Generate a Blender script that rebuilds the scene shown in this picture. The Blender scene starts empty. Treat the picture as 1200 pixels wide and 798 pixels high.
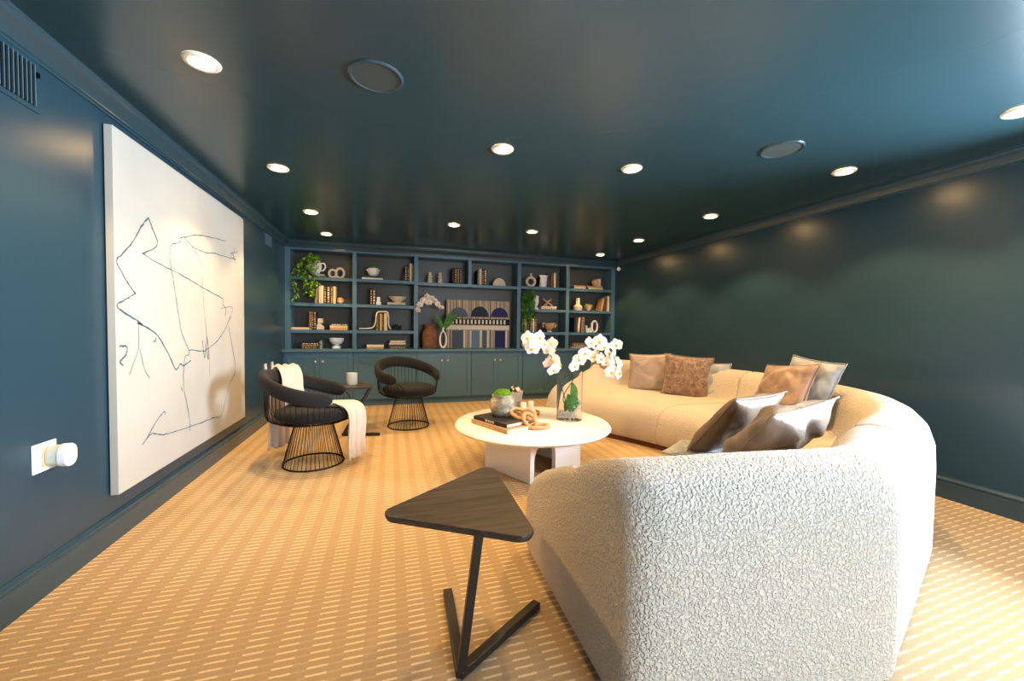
import bpy, bmesh, math, random
from mathutils import Vector, Matrix
random.seed(7)
sc = bpy.context.scene
COL = sc.collection
PI = math.pi
def lin(c):
    return tuple(((v/255)/12.92 if v/255 <= .04045 else ((v/255+.055)/1.055)**2.4) for v in c)

# ------------------------------------------------------------------ camera
F_PX, YAW, PITCH, ROLL, CAMH = 467.42, .2937, .0329, -.0137, 1.2241
fwd = Vector((math.sin(YAW)*math.cos(PITCH), math.cos(YAW)*math.cos(PITCH), -math.sin(PITCH)))
rgt = Vector((math.cos(YAW), -math.sin(YAW), 0)); dwn = fwd.cross(rgt)
r2 = rgt*math.cos(ROLL)+dwn*math.sin(ROLL); d2 = dwn*math.cos(ROLL)-rgt*math.sin(ROLL)
cam = bpy.data.cameras.new('camera'); co = bpy.data.objects.new('camera', cam); COL.objects.link(co)
M = Matrix.Identity(4)
for i in range(3):
    M[i][0] = r2[i]; M[i][1] = -d2[i]; M[i][2] = -fwd[i]
M[2][3] = CAMH
co.matrix_world = M
cam.sensor_width = 36; cam.lens = F_PX/1200*36; cam.clip_start = .02
sc.camera = co
def at(px, py, ax, val):
    """surveying: the point seen at a photo pixel on the plane axis=val"""
    d = fwd + r2*((px-600)/F_PX) + d2*((py-399)/F_PX)
    o = Vector((0, 0, CAMH)); t = (val-o[ax])/d[ax]
    return o+d*t

# ------------------------------------------------------------------ world, light, exposure
w = bpy.data.worlds.new('world'); sc.world = w; w.use_nodes = True
w.node_tree.nodes['Background'].inputs[0].default_value = (.62, .8, 1, 1)
w.node_tree.nodes['Background'].inputs[1].default_value = 1.0
sc.view_settings.view_transform = 'Standard'; sc.view_settings.look = 'None'
sc.view_settings.gamma = 1; sc.view_settings.exposure = 1.0
WARM = (1, .62, .26)
SPOT_W = 46
def area(name, loc, rot, sx, sy, watts, col):
    l = bpy.data.lights.new(name, 'AREA'); l.shape = 'RECTANGLE'; l.size = sx; l.size_y = sy
    l.energy = watts; l.color = col
    o = bpy.data.objects.new(name, l); COL.objects.link(o); o.location = loc; o.rotation_euler = rot; return o
# daylight: the sky seen through the window in the right wall, just behind the frame edge
area('daylight_window', (5.5, .75, 1.5), (0, PI/2, 0), 2.0, 2.6, 1200, (.74, .87, 1))
# daylight from the glazed open end of the room behind the photographer
area('daylight_rear', (2.2, -2.55, 1.4), (PI/2, 0, 0), 2.4, 1.9, 105, (.74, .87, 1))

# ------------------------------------------------------------------ materials
def nt(name):
    m = bpy.data.materials.new(name); m.use_nodes = True
    return m, m.node_tree.nodes, m.node_tree.links, m.node_tree.nodes['Principled BSDF']
def mat(name, rgb, rough=.5, metal=0, bump=None, var=None, sheen=0, spec=.5, trans=0, ior=1.45, emit=0, coords='Object', coat=0):
    m, N, L, b = nt(name)
    c = lin(rgb)
    b.inputs['Base Color'].default_value = (*c, 1); b.inputs['Roughness'].default_value = rough
    b.inputs['Metallic'].default_value = metal; b.inputs['Specular IOR Level'].default_value = spec
    b.inputs['Transmission Weight'].default_value = trans; b.inputs['IOR'].default_value = ior
    b.inputs['Sheen Weight'].default_value = sheen; b.inputs['Coat Weight'].default_value = coat
    if emit:
        b.inputs['Emission Color'].default_value = (*c, 1); b.inputs['Emission Strength'].default_value = emit
    tc = N.new('ShaderNodeTexCoord')
    if var:      # (rgb2, scale, stretch, contrast lo, hi)
        mp = N.new('ShaderNodeMapping'); mp.inputs['Scale'].default_value = var[2]
        L.new(tc.outputs[coords], mp.inputs[0])
        n = N.new('ShaderNodeTexNoise'); n.inputs['Scale'].default_value = var[1]; n.inputs['Detail'].default_value = 5
        L.new(mp.outputs[0], n.inputs['Vector'])
        r = N.new('ShaderNodeValToRGB'); r.color_ramp.elements[0].position = var[3]; r.color_ramp.elements[1].position = var[4]
        r.color_ramp.elements[0].color = (*c, 1); r.color_ramp.elements[1].color = (*lin(var[0]), 1)
        L.new(n.outputs['Fac'], r.inputs[0]); L.new(r.outputs[0], b.inputs['Base Color'])
    if bump:     # (scale, strength, distance)
        n = N.new('ShaderNodeTexNoise'); n.inputs['Scale'].default_value = bump[0]; n.inputs['Detail'].default_value = 3
        L.new(tc.outputs[coords], n.inputs['Vector'])
        bp = N.new('ShaderNodeBump'); bp.inputs['Strength'].default_value = bump[1]; bp.inputs['Distance'].default_value = bump[2]
        L.new(n.outputs['Fac'], bp.inputs['Height']); L.new(bp.outputs[0], b.inputs['Normal'])
    return m
M_wall = mat('wall_paint', (36, 61, 74), .31, bump=(160, .1, .002), spec=.6)
M_ceil = mat('ceiling_paint', (38, 64, 72), .25, bump=(60, .04, .002), spec=.62)
M_trim = mat('trim_paint', (44, 68, 78), .26, spec=.7)
M_cab = mat('cabinet_paint', (72, 106, 124), .36, spec=.5)
M_cabin = mat('cabinet_inner_warm_lit', (70, 68, 60), .42, spec=.5)  # bookcase interior: brown cast of the warm lamps put into the colour
M_white = mat('white_plastic', (235, 235, 232), .35)
M_lens = mat('lamp_lens', (255, 208, 140), .5, emit=110)
M_trimw = mat('white_lamp_trim', (240, 228, 208), .5)
M_black = mat('black_metal', (22, 20, 19), .35, metal=.6)
M_blackf = mat('black_fabric', (12, 12, 14), .9, bump=(420, .5, .002), sheen=.03)
M_throw = mat('cream_wool', (200, 182, 166), .95, bump=(260, .5, .003), sheen=.3)
M_marble = mat('white_marble', (240, 238, 236), .2, var=((176, 176, 180), 1.8, (1, 2.8, 1), .50, .85))
M_plast = mat('white_lacquer', (236, 232, 226), .45)
M_brass = mat('brass', (240, 214, 168), .3, metal=.35)
M_glass = mat('clear_glass', (255, 255, 255), .0, trans=1, ior=1.25)
M_leaf = mat('green_leaf', (52, 120, 40), .4, var=((120, 170, 50), 9, (1, 1, 1), .4, .75))
M_vine = mat('bright_vine_leaf', (70, 140, 30), .45, var=((165, 195, 40), 14, (1, 1, 1), .4, .65))
M_dleaf = mat('orchid_leaf', (40, 98, 36), .35, var=((86, 150, 66), 12, (1, 1, 4), .35, .7))
M_stem = mat('plant_stem', (70, 76, 36), .5)
M_petal = mat('orchid_petal', (246, 242, 240), .55, var=((240, 226, 214), 10, (1, 1, 1), .4, .8))
M_lip = mat('orchid_lip', (232, 178, 40), .5)
M_moss = mat('moss', (110, 160, 12), 1, bump=(120, 1, .02), var=((60, 104, 12), 60, (1, 1, 1), .4, .65))
M_conc = mat('concrete', (150, 146, 138), .9, bump=(90, .6, .004), var=((176, 170, 160), 30, (1, 1, 1), .35, .7))
M_glaze = mat('weathered_glaze', (120, 118, 106), .7, bump=(60, .5, .004), var=((196, 178, 148), 16, (1, 1, 1.6), .42, .68))
M_wood = mat('pale_carved_wood', (180, 130, 84), .6, var=((206, 162, 114), 14, (1, 1, 5), .3, .7))
M_tray = mat('tray_wood', (190, 132, 72), .5, var=((160, 104, 54), 14, (1, 5, 1), .3, .7))
M_cream = mat('cream_ceramic', (214, 198, 172), .8, bump=(90, .3, .002))
M_wcer = mat('white_ceramic', (232, 230, 224), .45)
M_terra = mat('tan_ceramic', (186, 150, 116), .8, bump=(90, .3, .002))
M_oldwood = mat('old_turned_wood', (140, 98, 66), .75, bump=(50, .5, .006), var=((92, 60, 40), 12, (1, 1, 4), .3, .7))
M_plinth = mat('plinth_brown', (92, 44, 28), .6)
M_dark = mat('painted_shade', (10, 12, 13), .8)  # near-black colour standing in for shade in narrow gaps
M_grille = mat('speaker_grille', (58, 70, 70), .6, bump=(900, .6, .002))
M_vent = mat('vent_metal', (92, 120, 130), .4)
M_line = mat('painted_line_blue', (52, 86, 106), .8)
M_pages = mat('book_pages', (226, 208, 172), .8)
M_candle = mat('candle_wax', (236, 226, 222), .5)
M_frost = mat('frosted_candle_glass', (216, 222, 208), .35, trans=.25)
M_black_white = mat('patchwork_shell', (24, 22, 20), .3, var=((226, 206, 176), 26, (1, 1, 1), .48, .52))
M_goldball = mat('banded_gold', (226, 206, 166), .4, var=((170, 96, 30), 7, (1, 1, 5), .48, .54))
M_gravel = mat('white_gravel', (222, 220, 216), .7)

def dark_oak():
    m, N, L, b = nt('dark_oak'); tc = N.new('ShaderNodeTexCoord'); mp = N.new('ShaderNodeMapping')
    mp.inputs['Rotation'].default_value = (0, 0, -.72); mp.inputs['Scale'].default_value = (1.2, 16, 16)
    L.new(tc.outputs['Object'], mp.inputs[0])
    n0 = N.new('ShaderNodeTexNoise'); n0.inputs['Scale'].default_value = 3.2; n0.inputs['Detail'].default_value = 7; n0.inputs['Distortion'].default_value = .7
    L.new(mp.outputs[0], n0.inputs['Vector'])
    r = N.new('ShaderNodeValToRGB'); r.color_ramp.elements[0].position = .36; r.color_ramp.elements[1].position = .66
    r.color_ramp.elements[0].color = (*lin((36, 29, 24)), 1); r.color_ramp.elements[1].color = (*lin((70, 58, 47)), 1)
    L.new(n0.outputs['Fac'], r.inputs[0]); L.new(r.outputs[0], b.inputs['Base Color'])
    b.inputs['Roughness'].default_value = .45
    bp = N.new('ShaderNodeBump'); bp.inputs['Strength'].default_value = .4; bp.inputs['Distance'].default_value = .002
    L.new(n0.outputs['Fac'], bp.inputs['Height']); L.new(bp.outputs[0], b.inputs['Normal'])
    return m
M_oak = dark_oak()
M_oakleg = mat('black_stained_oak', (38, 31, 27), .4, bump=(60, .1, .001))
def boucle():
    m, N, L, b = nt('cream_boucle'); tc = N.new('ShaderNodeTexCoord')
    b.inputs['Base Color'].default_value = (*lin((220, 208, 192)), 1); b.inputs['Roughness'].default_value = .95
    b.inputs['Specular IOR Level'].default_value = .15; b.inputs['Sheen Weight'].default_value = .2
    v = N.new('ShaderNodeTexNoise'); v.inputs['Scale'].default_value = 105; v.inputs['Detail'].default_value = 1.5; v.inputs['Distortion'].default_value = .5
    L.new(tc.outputs['Object'], v.inputs['Vector'])
    r = N.new('ShaderNodeValToRGB'); r.color_ramp.elements[0].position = .35; r.color_ramp.elements[1].position = .62
    L.new(v.outputs['Fac'], r.inputs[0])
    bp = N.new('ShaderNodeBump'); bp.inputs['Strength'].default_value = 1.0; bp.inputs['Distance'].default_value = .008
    L.new(r.outputs[0], bp.inputs['Height']); L.new(bp.outputs[0], b.inputs['Normal'])
    return m
M_bcl = boucle()
def carpet():
    m, N, L, b = nt('dash_weave_carpet')
    tc = N.new('ShaderNodeTexCoord'); sep = N.new('ShaderNodeSeparateXYZ'); L.new(tc.outputs['Object'], sep.inputs[0])
    def mth(op, a, bb=None, c=None):
        n = N.new('ShaderNodeMath'); n.operation = op
        for i, q in enumerate((a, bb, c)):
            if q is None: continue
            if isinstance(q, (int, float)): n.inputs[i].default_value = q
            else: L.new(q, n.inputs[i])
        return n.outputs[0]
    ux = mth('DIVIDE', mth('ADD', sep.outputs[0], 1.475+11.9), .119)
    colid = mth('FLOOR', ux)
    off = mth('MULTIPLY', colid, -.2)
    uy = mth('ADD', mth('DIVIDE', mth('ADD', sep.outputs[1], 10), .0352), off)
    fx = mth('FRACT', ux); fy = mth('FRACT', uy)
    nz = N.new('ShaderNodeTexNoise'); nz.inputs['Scale'].default_value = 260; L.new(tc.outputs['Object'], nz.inputs['Vector'])
    fyw = mth('ADD', fy, mth('MULTIPLY', mth('SUBTRACT', nz.outputs['Fac'], .5), .34))
    inx = mth('LESS_THAN', fx, .58); iny = mth('LESS_THAN', mth('ABSOLUTE', mth('SUBTRACT', fyw, .5)), .125)
    mask = mth('MULTIPLY', mth('MULTIPLY', inx, iny), .72)
    mask2 = mth('MULTIPLY', mth('MULTIPLY', mth('SUBTRACT', 1, inx), iny), .14)
    mk = mth('ADD', mask, mask2)
    n2 = N.new('ShaderNodeTexNoise'); n2.inputs['Scale'].default_value = 220; n2.inputs['Detail'].default_value = 2; L.new(tc.outputs['Object'], n2.inputs['Vector'])
    base = N.new('ShaderNodeMixRGB'); base.inputs[1].default_value = (*lin((142, 119, 88)), 1); base.inputs[2].default_value = (*lin((200, 172, 134)), 1)
    L.new(n2.outputs['Fac'], base.inputs[0])
    mx = N.new('ShaderNodeMixRGB'); mx.inputs[2].default_value = (*lin((238, 216, 178)), 1)
    L.new(mk, mx.inputs[0]); L.new(base.outputs[0], mx.inputs[1]); L.new(mx.outputs[0], b.inputs['Base Color'])
    b.inputs['Roughness'].default_value = .95; b.inputs['Specular IOR Level'].default_value = .15
    bp = N.new('ShaderNodeBump'); bp.inputs['Strength'].default_value = .6; bp.inputs['Distance'].default_value = .003
    hh = mth('ADD', n2.outputs['Fac'], mth('MULTIPLY', mask, .6)); L.new(hh, bp.inputs['Height']); L.new(bp.outputs[0], b.inputs['Normal'])
    return m
M_carpet = carpet()
def satin(name, a, b2, rough, scale=7, bumpd=.02, sheen=.4):
    m, N, L, b = nt(name); tc = N.new('ShaderNodeTexCoord')
    n = N.new('ShaderNodeTexNoise'); n.inputs['Scale'].default_value = scale; n.inputs['Detail'].default_value = 3; n.inputs['Distortion'].default_value = 1
    L.new(tc.outputs['Object'], n.inputs['Vector'])
    r = N.new('ShaderNodeValToRGB'); r.color_ramp.elements[0].color = (*lin(a), 1); r.color_ramp.elements[1].color = (*lin(b2), 1)
    r.color_ramp.elements[0].position = .35; r.color_ramp.elements[1].position = .65
    L.new(n.outputs['Fac'], r.inputs[0]); L.new(r.outputs[0], b.inputs['Base Color'])
    b.inputs['Roughness'].default_value = rough; b.inputs['Sheen Weight'].default_value = sheen
    bp = N.new('ShaderNodeBump'); bp.inputs['Strength'].default_value = .5; bp.inputs['Distance'].default_value = bumpd
    L.new(n.outputs['Fac'], bp.inputs['Height']); L.new(bp.outputs[0], b.inputs['Normal'])
    return m
M_satin = satin('taupe_satin', (106, 93, 82), (136, 119, 104), .4, sheen=.05)
M_mauve = satin('mauve_satin', (158, 140, 130), (172, 154, 142), .4, sheen=.1)
M_leather = satin('brown_leather', (134, 96, 68), (156, 116, 84), .5)
M_hide = satin('brown_hide', (96, 70, 56), (152, 122, 100), .6, 30, .003)
M_velvet = satin('bronze_velvet', (122, 92, 68), (156, 126, 102), .45, 5)
M_bluegrey = satin('blue_grey_velvet', (128, 134, 138), (160, 164, 166), .5, 9)
M_dusk = satin('grey_brown_velvet', (96, 78, 62), (118, 98, 80), .5, 5, sheen=.05)

# ------------------------------------------------------------------ mesh helpers
class MB:
    def __init__(s): s.v = []; s.f = []
    def add(s, vs, fs):
        o = len(s.v); s.v += [tuple(v) for v in vs]; s.f += [tuple(i+o for i in f) for f in fs]; return s
    def box(s, x0, x1, y0, y1, z0, z1):
        return s.add([(x0,y0,z0),(x1,y0,z0),(x1,y1,z0),(x0,y1,z0),(x0,y0,z1),(x1,y0,z1),(x1,y1,z1),(x0,y1,z1)],
                     [(0,3,2,1),(4,5,6,7),(0,1,5,4),(1,2,6,5),(2,3,7,6),(3,0,4,7)])
    def lathe(s, prof, n=24, cx=0, cy=0, cz=0, cap=True):
        vs = [(cx+r*math.cos(2*PI*k/n), cy+r*math.sin(2*PI*k/n), cz+z) for r, z in prof for k in range(n)]
        fs = []
        for i in range(len(prof)-1):
            for k in range(n):
                k2 = (k+1) % n; fs.append((i*n+k, i*n+k2, (i+1)*n+k2, (i+1)*n+k))
        if cap:
            fs.append(tuple(range(n))[::-1]); fs.append(tuple((len(prof)-1)*n+k for k in range(n)))
        return s.add(vs, fs)
    def tube(s, pts, r, n=6, closed=False):
        pts = [Vector(p) for p in pts]; m = len(pts); vs = []; fs = []
        up = None
        for i, p in enumerate(pts):
            a = pts[(i-1) % m] if closed else pts[max(i-1, 0)]; b = pts[(i+1) % m] if closed else pts[min(i+1, m-1)]
            t = (b-a).normalized()
            if up is None: up = Vector((0, 0, 1)) if abs(t.z) < .9 else Vector((1, 0, 0))
            u = (up-t*up.dot(t)); u = u.normalized() if u.length > 1e-6 else t.orthogonal().normalized()
            up = u; v = t.cross(u)
            rr = r[i] if isinstance(r, (list, tuple)) else r
            vs += [p+u*rr*math.cos(2*PI*k/n)+v*rr*math.sin(2*PI*k/n) for k in range(n)]
        for i in range(m if closed else m-1):
            j = (i+1) % m
            for k in range(n):
                k2 = (k+1) % n; fs.append((i*n+k, i*n+k2, j*n+k2, j*n+k))
        if not closed: fs.append(tuple(range(n))[::-1]); fs.append(tuple((m-1)*n+k for k in range(n)))
        return s.add(vs, fs)
    def prism(s, poly, z0, z1):
        n = len(poly); vs = [(x, y, z0) for x, y in poly]+[(x, y, z1) for x, y in poly]
        return s.add(vs, [tuple(range(n))[::-1], tuple(range(n, 2*n))]+[(k, (k+1) % n, n+(k+1) % n, n+k) for k in range(n)])
    def prism_xz(s, poly, y0, y1):
        n = len(poly); vs = [(x, y0, z) for x, z in poly]+[(x, y1, z) for x, z in poly]
        return s.add(vs, [tuple(range(n)), tuple(range(n, 2*n))[::-1]]+[(k, n+k, n+(k+1) % n, (k+1) % n) for k in range(n)])
    def ball(s, c, r, n=12, sz=(1, 1, 1)):
        m = n//2; prof = [(max(1e-4, math.sin(PI*i/m))*r, -math.cos(PI*i/m)*r) for i in range(m+1)]
        vs = [(c[0]+p*math.cos(2*PI*k/n)*sz[0], c[1]+p*math.sin(2*PI*k/n)*sz[1], c[2]+z*sz[2]) for p, z in prof for k in range(n)]
        fs = [(i*n+k, i*n+(k+1) % n, (i+1)*n+(k+1) % n, (i+1)*n+k) for i in range(m) for k in range(n)]
        return s.add(vs, fs)
    def xf(s, mtx):
        s.v = [tuple(mtx @ Vector(v)) for v in s.v]; return s
    def build(s, name, m, parent=None, smooth=None, bevel=0, seg=2):
        me = bpy.data.meshes.new(name); me.from_pydata(s.v, [], s.f); me.update()
        bm = bmesh.new(); bm.from_mesh(me); bmesh.ops.recalc_face_normals(bm, faces=bm.faces)
        bm.to_mesh(me); bm.free()
        if m is not None: me.materials.append(m)
        o = bpy.data.objects.new(name, me); COL.objects.link(o)
        if smooth is not None:
            for p in me.polygons: p.use_smooth = True
            if smooth > 0:
                try: me.set_sharp_from_angle(angle=math.radians(smooth))
                except Exception: pass
        if bevel:
            b = o.modifiers.new('bevel', 'BEVEL'); b.width = bevel; b.segments = seg; b.limit_method = 'ANGLE'
        if parent is not None: o.parent = parent
        return o
def thing(name, label, cat, loc=(0, 0, 0), rz=0, group=None):
    o = bpy.data.objects.new(name, None); COL.objects.link(o); o.empty_display_size = .05
    o.location = loc; o.rotation_euler = (0, 0, rz)
    return tag(o, label, cat, group)
def tag(o, label, cat, group=None):
    o['label'] = label; o['category'] = cat
    if group: o['group'] = group
    return o
def struct(o): o['kind'] = 'structure'; return o
def stuff(o): o['kind'] = 'stuff'; return o
def crv(pts, n):
    """Catmull-Rom through pts, n samples per span"""
    P = [Vector(p) for p in pts]; P = [P[0]*2-P[1]]+P+[P[-1]*2-P[-2]]; out = []
    for i in range(1, len(P)-2):
        for k in range(n):
            t = k/n
            out.append(.5*((2*P[i])+(P[i+1]-P[i-1])*t+(2*P[i-1]-5*P[i]+4*P[i+1]-P[i+2])*t*t+(3*P[i]-P[i-1]-3*P[i+1]+P[i+2])*t**3))
    out.append(P[-2]); return out
def copy_tree(o, parent=None):
    c = o.copy(); COL.objects.link(c)
    if parent is not None: c.parent = parent
    for ch in list(o.children): copy_tree(ch, c)
    return c

# ------------------------------------------------------------------ room
XL, XR, H, YB, YN = -1.486, 3.946, 2.44, 6.86, -2.6
struct(MB().box(XL-.1, XR+.1, YN, YB+.1, -.05, 0).build('floor', M_carpet))
struct(MB().box(XL-.1, XR+.1, YN, YB+.1, H, H+.05).build('ceiling', M_ceil))
struct(MB().box(XL-.1, XL, YN, YB+.1, 0, H).build('wall_left', M_wall))
struct(MB().box(XL, XR, YB, YB+.1, 0, H).build('wall_back', M_wall))
# right wall, with the window opening beside the camera (outside the frame)
wr = MB(); wr.box(XR, XR+.1, 1.42, YB+.1, 0, H); wr.box(XR, XR+.1, YN, .34, 0, H); wr.box(XR, XR+.1, .34, 1.42, 2.12, H); wr.box(XR, XR+.1, .34, 1.42, 0, .92)
struct(wr.build('wall_right', M_wall))
wn = MB(); wn.box(XL, .9, YN-.1, YN, 0, H); wn.box(3.5, XR, YN-.1, YN, 0, H); wn.box(.9, 3.5, YN-.1, YN, 2.35, H); wn.box(.9, 3.5, YN-.1, YN, 0, .4)
struct(wn.build('wall_front', M_wall))
CP = [(0, 0), (.09, 0), (.09, .012), (.078, .018), (.074, .03), (.055, .042), (.034, .06), (.022, .072), (.02, .08), (.01, .084), (.01, .095), (0, .095)]
def crown(name, side):
    mb = MB(); n = len(CP)
    if side == 'left': ends = [lambda d, z: (XL+d, YN, H-z), lambda d, z: (XL+d, 6.50-d, H-z)]
    elif side == 'right': ends = [lambda d, z: (XR-d, YN, H-z), lambda d, z: (XR-d, 6.50-d, H-z)]
    else: ends = [lambda d, z: (XL+d, 6.50-d, H-z), lambda d, z: (XR-d, 6.50-d, H-z)]
    vs = [e(d, z) for e in ends for d, z in CP]
    mb.add(vs, [(k, (k+1) % n, n+(k+1) % n, n+k) for k in range(n)]+[tuple(range(n)), tuple(range(n, 2*n))[::-1]])
    return struct(mb.build(name, M_trim))
crown('trim_1', 'left'); crown('trim_2', 'right'); crown('trim_3', 'back')
BP = [(0, 0), (.018, 0), (.018, .115), (.012, .118), (.012, .128), (.016, .134), (.016, .142), (.008, .152), (.004, .162), (0, .162)]
def base(name, side, y0, y1):
    sgn, X = (1, XL) if side == 'left' else (-1, XR)
    n = len(BP); vs = [(X+sgn*d, y, z) for y in (y0, y1) for d, z in BP]
    return struct(MB().add(vs, [(k, (k+1) % n, n+(k+1) % n, n+k) for k in range(n)]+[tuple(range(n)), tuple(range(n, 2*n))[::-1]]).build(name, M_trim))
base('baseboard_left', 'left', YN, 6.38); base('baseboard_right', 'right', YN, 6.38)

# ------------------------------------------------------------------ ceiling fixtures
grid = [(-.85, 2.24, 'largest downlight, nearest the left wall and the camera'), (-.85, 3.55, 'lit downlight above the large abstract painting'),
        (-.84, 4.80, 'lit downlight near the left wall, second from the bookcase'), (-.84, 5.87, 'lit downlight in front of the left end of the bookcase'),
        (.72, 2.67, 'lit downlight near the middle of the ceiling, above the foreground side table'), (.71, 4.81, 'lit downlight above the second black armchair'),
        (1.74, 2.68, 'lit downlight nearly above the round coffee table'), (1.70, 4.81, 'lit downlight between coffee table and bookcase'),
        (3.28, 1.32, 'lit downlight cut by the right edge of the frame'), (3.28, 2.21, 'lit downlight left of the round speaker near the right wall'),
        (3.26, 3.51, 'lit downlight above the back of the sofa near right wall'), (3.24, 4.78, 'lit downlight close to the right wall, second from bookcase'),
        (3.28, 5.90, 'lit downlight in front of the right end of the bookcase')]
grid[9] = (3.28, 2.21, 'lit downlight just right of the smaller round ceiling speaker')
ring = MB().lathe([(.05, -.004), (.052, -.010), (.066, -.012), (.075, -.006), (.077, -.0005)], 32, cap=False)
for i, (x, y, lab) in enumerate(grid):
    t = thing('ceiling_downlight', lab, 'downlight', (x, y, H), 0, 'recessed ceiling downlights')
    if i == 0: ro = ring.build('trim_ring', M_trimw, t, 60); le = MB().lathe([(.0005, -.013), (.03, -.011), (.047, -.007), (.053, -.0035)], 32, cap=False).build('lens', M_lens, t)
    else:
        for q in (ro, le): c = q.copy(); COL.objects.link(c); c.parent = t
    l = bpy.data.lights.new('downlight_lamp', 'SPOT'); l.energy = SPOT_W*(1 if y < 4 else .8); l.color = WARM; l.spot_size = math.radians(112); l.spot_blend = .35; l.shadow_soft_size = .045
    lo = bpy.data.objects.new('downlight_lamp', l); COL.objects.link(lo); lo.location = (x, y, H-.03)
for x, y, lab in [(-.076, 2.105, 'large dark round speaker grille flush in the ceiling, left of centre'), (2.5, 2.08, 'round speaker grille flush in the ceiling towards the right wall')]:
    t = thing('ceiling_speaker', lab, 'speaker', (x, y, H), 0, 'round ceiling speakers')
    MB().lathe([(.112, -.004), (.116, -.009), (.126, -.008), (.131, -.0005)], 40, cap=False).build('rim', M_trim, t, 60)
    MB().lathe([(.0005, -.004), (.113, -.004)], 40, cap=False).build('grille', M_grille, t)

# vents in the left wall
def vent(y0, y1, z0, z1, n, lab):
    t = thing('wall_vent', lab, 'vent', (XL, (y0+y1)/2, z0), 0, 'air vents in the left wall'); h = (y1-y0)/2; hh = z1-z0
    f = MB(); b = .02
    f.box(0, .006, -h-b, h+b, -b, 0); f.box(0, .006, -h-b, h+b, hh, hh+b); f.box(0, .006, -h-b, -h, 0, hh); f.box(0, .006, h, h+b, 0, hh)
    f.build('frame', M_wall, t); MB().box(.0005, .0015, -h, h, 0, hh).build('duct_shade', M_dark, t)  # near-black sheet behind the slats paints the shade of the duct
    sl = MB().add([(.002, .003, 0), (.014, -.004, 0), (.0155, -.003, 0), (.0035, .004, 0), (.002, .003, hh), (.014, -.004, hh), (.0155, -.003, hh), (.0035, .004, hh)],
                  [(0, 3, 2, 1), (4, 5, 6, 7), (0, 1, 5, 4), (1, 2, 6, 5), (2, 3, 7, 6), (3, 0, 4, 7)])
    for k in range(n):
        if k == 0: s0 = sl.build('slat', M_vent, t); q = s0
        else: q = s0.copy(); COL.objects.link(q); q.parent = t
        q.location = (0, -h+2*h*(k+.5)/n, 0)
    MB().box(.006, .02, h-.006, h+.004, hh*.72, hh*.84).build('lever', M_black, t)
vent(2.0, 2.29, 2.15, 2.325, 14, 'large slatted air vent high on the left wall beside the frame edge')
vent(5.56, 5.83, 2.2, 2.335, 8, 'small slatted air vent high on the left wall near the bookcase')

# outlet with plug-in device
t = thing('wall_outlet', 'white wall outlet on the left wall beside the large painting', 'outlet', (XL, 2.29, .555))
MB().box(0, .007, -.065, .065, 0, .128).build('cover_plate', M_white, t, bevel=.003)
MB().box(.007, .010, -.02, .02, .02, .108).build('receptacle', mat('beige_plastic', (205, 170, 130), .5), t, bevel=.001)
t = thing('plug_in_device', 'white rounded plug-in device on the left wall outlet', 'plug', (XL+.01, 2.315, .615))
def cyl_x(x0, x1, r, z=0, n=28, sq=1): return [(x0, r, z), (x1, r, z)]
def stad(r, hz, n=10):
    return [(r*math.cos(a), hz+r*math.sin(a)) for a in [PI*k/n for k in range(n+1)]]+[(r*math.cos(a), -hz+r*math.sin(a)) for a in [PI+PI*k/n for k in range(n+1)]]
def xprism(poly, x0, x1):
    n = len(poly); return MB().add([(x0, y, z) for y, z in poly]+[(x1, y, z) for y, z in poly], [tuple(range(n)), tuple(range(n, 2*n))[::-1]]+[(k, (k+1) % n, n+(k+1) % n, n+k) for k in range(n)])
xprism(stad(.036, .012), 0, .04).build('clear_collar', M_frost, t, bevel=.004)
xprism(stad(.038, .014), .04, .075).build('body', M_white, t, 40, bevel=.006)
for y, lab in [(5.56, 'left of two small white switch plates low on the left wall'), (5.85, 'right of two small white switch plates low on the left wall')]:
    t = thing('wall_plate', lab, 'wall plate', (XL, y, .62), 0, 'small white plates near the bookcase')
    MB().box(0, .012, -.035, .035, 0, .115).build('plate', M_white, t, bevel=.003); MB().box(.012, .02, -.012, .012, .035, .08).build('toggle', M_white, t)
# security camera
t = thing('security_camera', 'small white cube camera at the top right corner of the bookcase', 'camera', (3.91, 6.36, 2.30))
a = MB().box(-.028, .028, -.02, .02, -.028, .028).build('body', M_white, t, bevel=.008); a.rotation_euler = (0, .75, -.3)
a = MB().lathe([(.0005, 0), (.012, 0), (.012, .006), (.0005, .006)], 14).xf(Matrix.Translation((0, -.02, 0)) @ Matrix.Rotation(PI/2, 4, 'X')).build('lens', M_black, t)
MB().tube([(.02, .01, 0), (.034, .015, .0)], .008, 8).build('mount', M_trim, t)

# ------------------------------------------------------------------ built-in bookcase
YF, YK = 6.52, 6.84
bc = thing('bookcase', 'dark teal built-in bookcase with open shelves across the back wall', 'bookcase', (0, 0, 0))
ST = [(XL, -1.413), (-.57, -.511), (.340, .405), (2.056, 2.122), (2.963, 3.026), (3.868, XR)]
ZT = 2.32; ZC = .866
MB().box(XL, XR, YK, YK+.018, ZC, H).build('back_panel', M_cabin, bc)
for i, (a, b) in enumerate(ST):
    MB().box(a, b, YF, YK, ZC, ZT).build('upright', M_cab, bc, bevel=.003)
MB().box(1.206, 1.262, YF, YK, 1.875, ZT).build('upright', M_cab, bc, bevel=.003)
MB().box(XL, XR, YF-.002, YK, ZT, H-.001).build('header', M_cab, bc)
R1, R2, R3, R4 = 1.935, 1.545, 1.148, ZC
for (a, b) in [(0, 1), (1, 2), (3, 4), (4, 5)]:
    for z in (R1, R2, R3): MB().box(ST[a][1], ST[b][0], YF+.003, YK, z-.048, z).build('shelf', M_cab, bc, bevel=.002)
MB().box(.405, 2.056, YF+.003, YK, 1.875, 1.923).build('shelf', M_cab, bc, bevel=.002)
RM = 1.923
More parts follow.
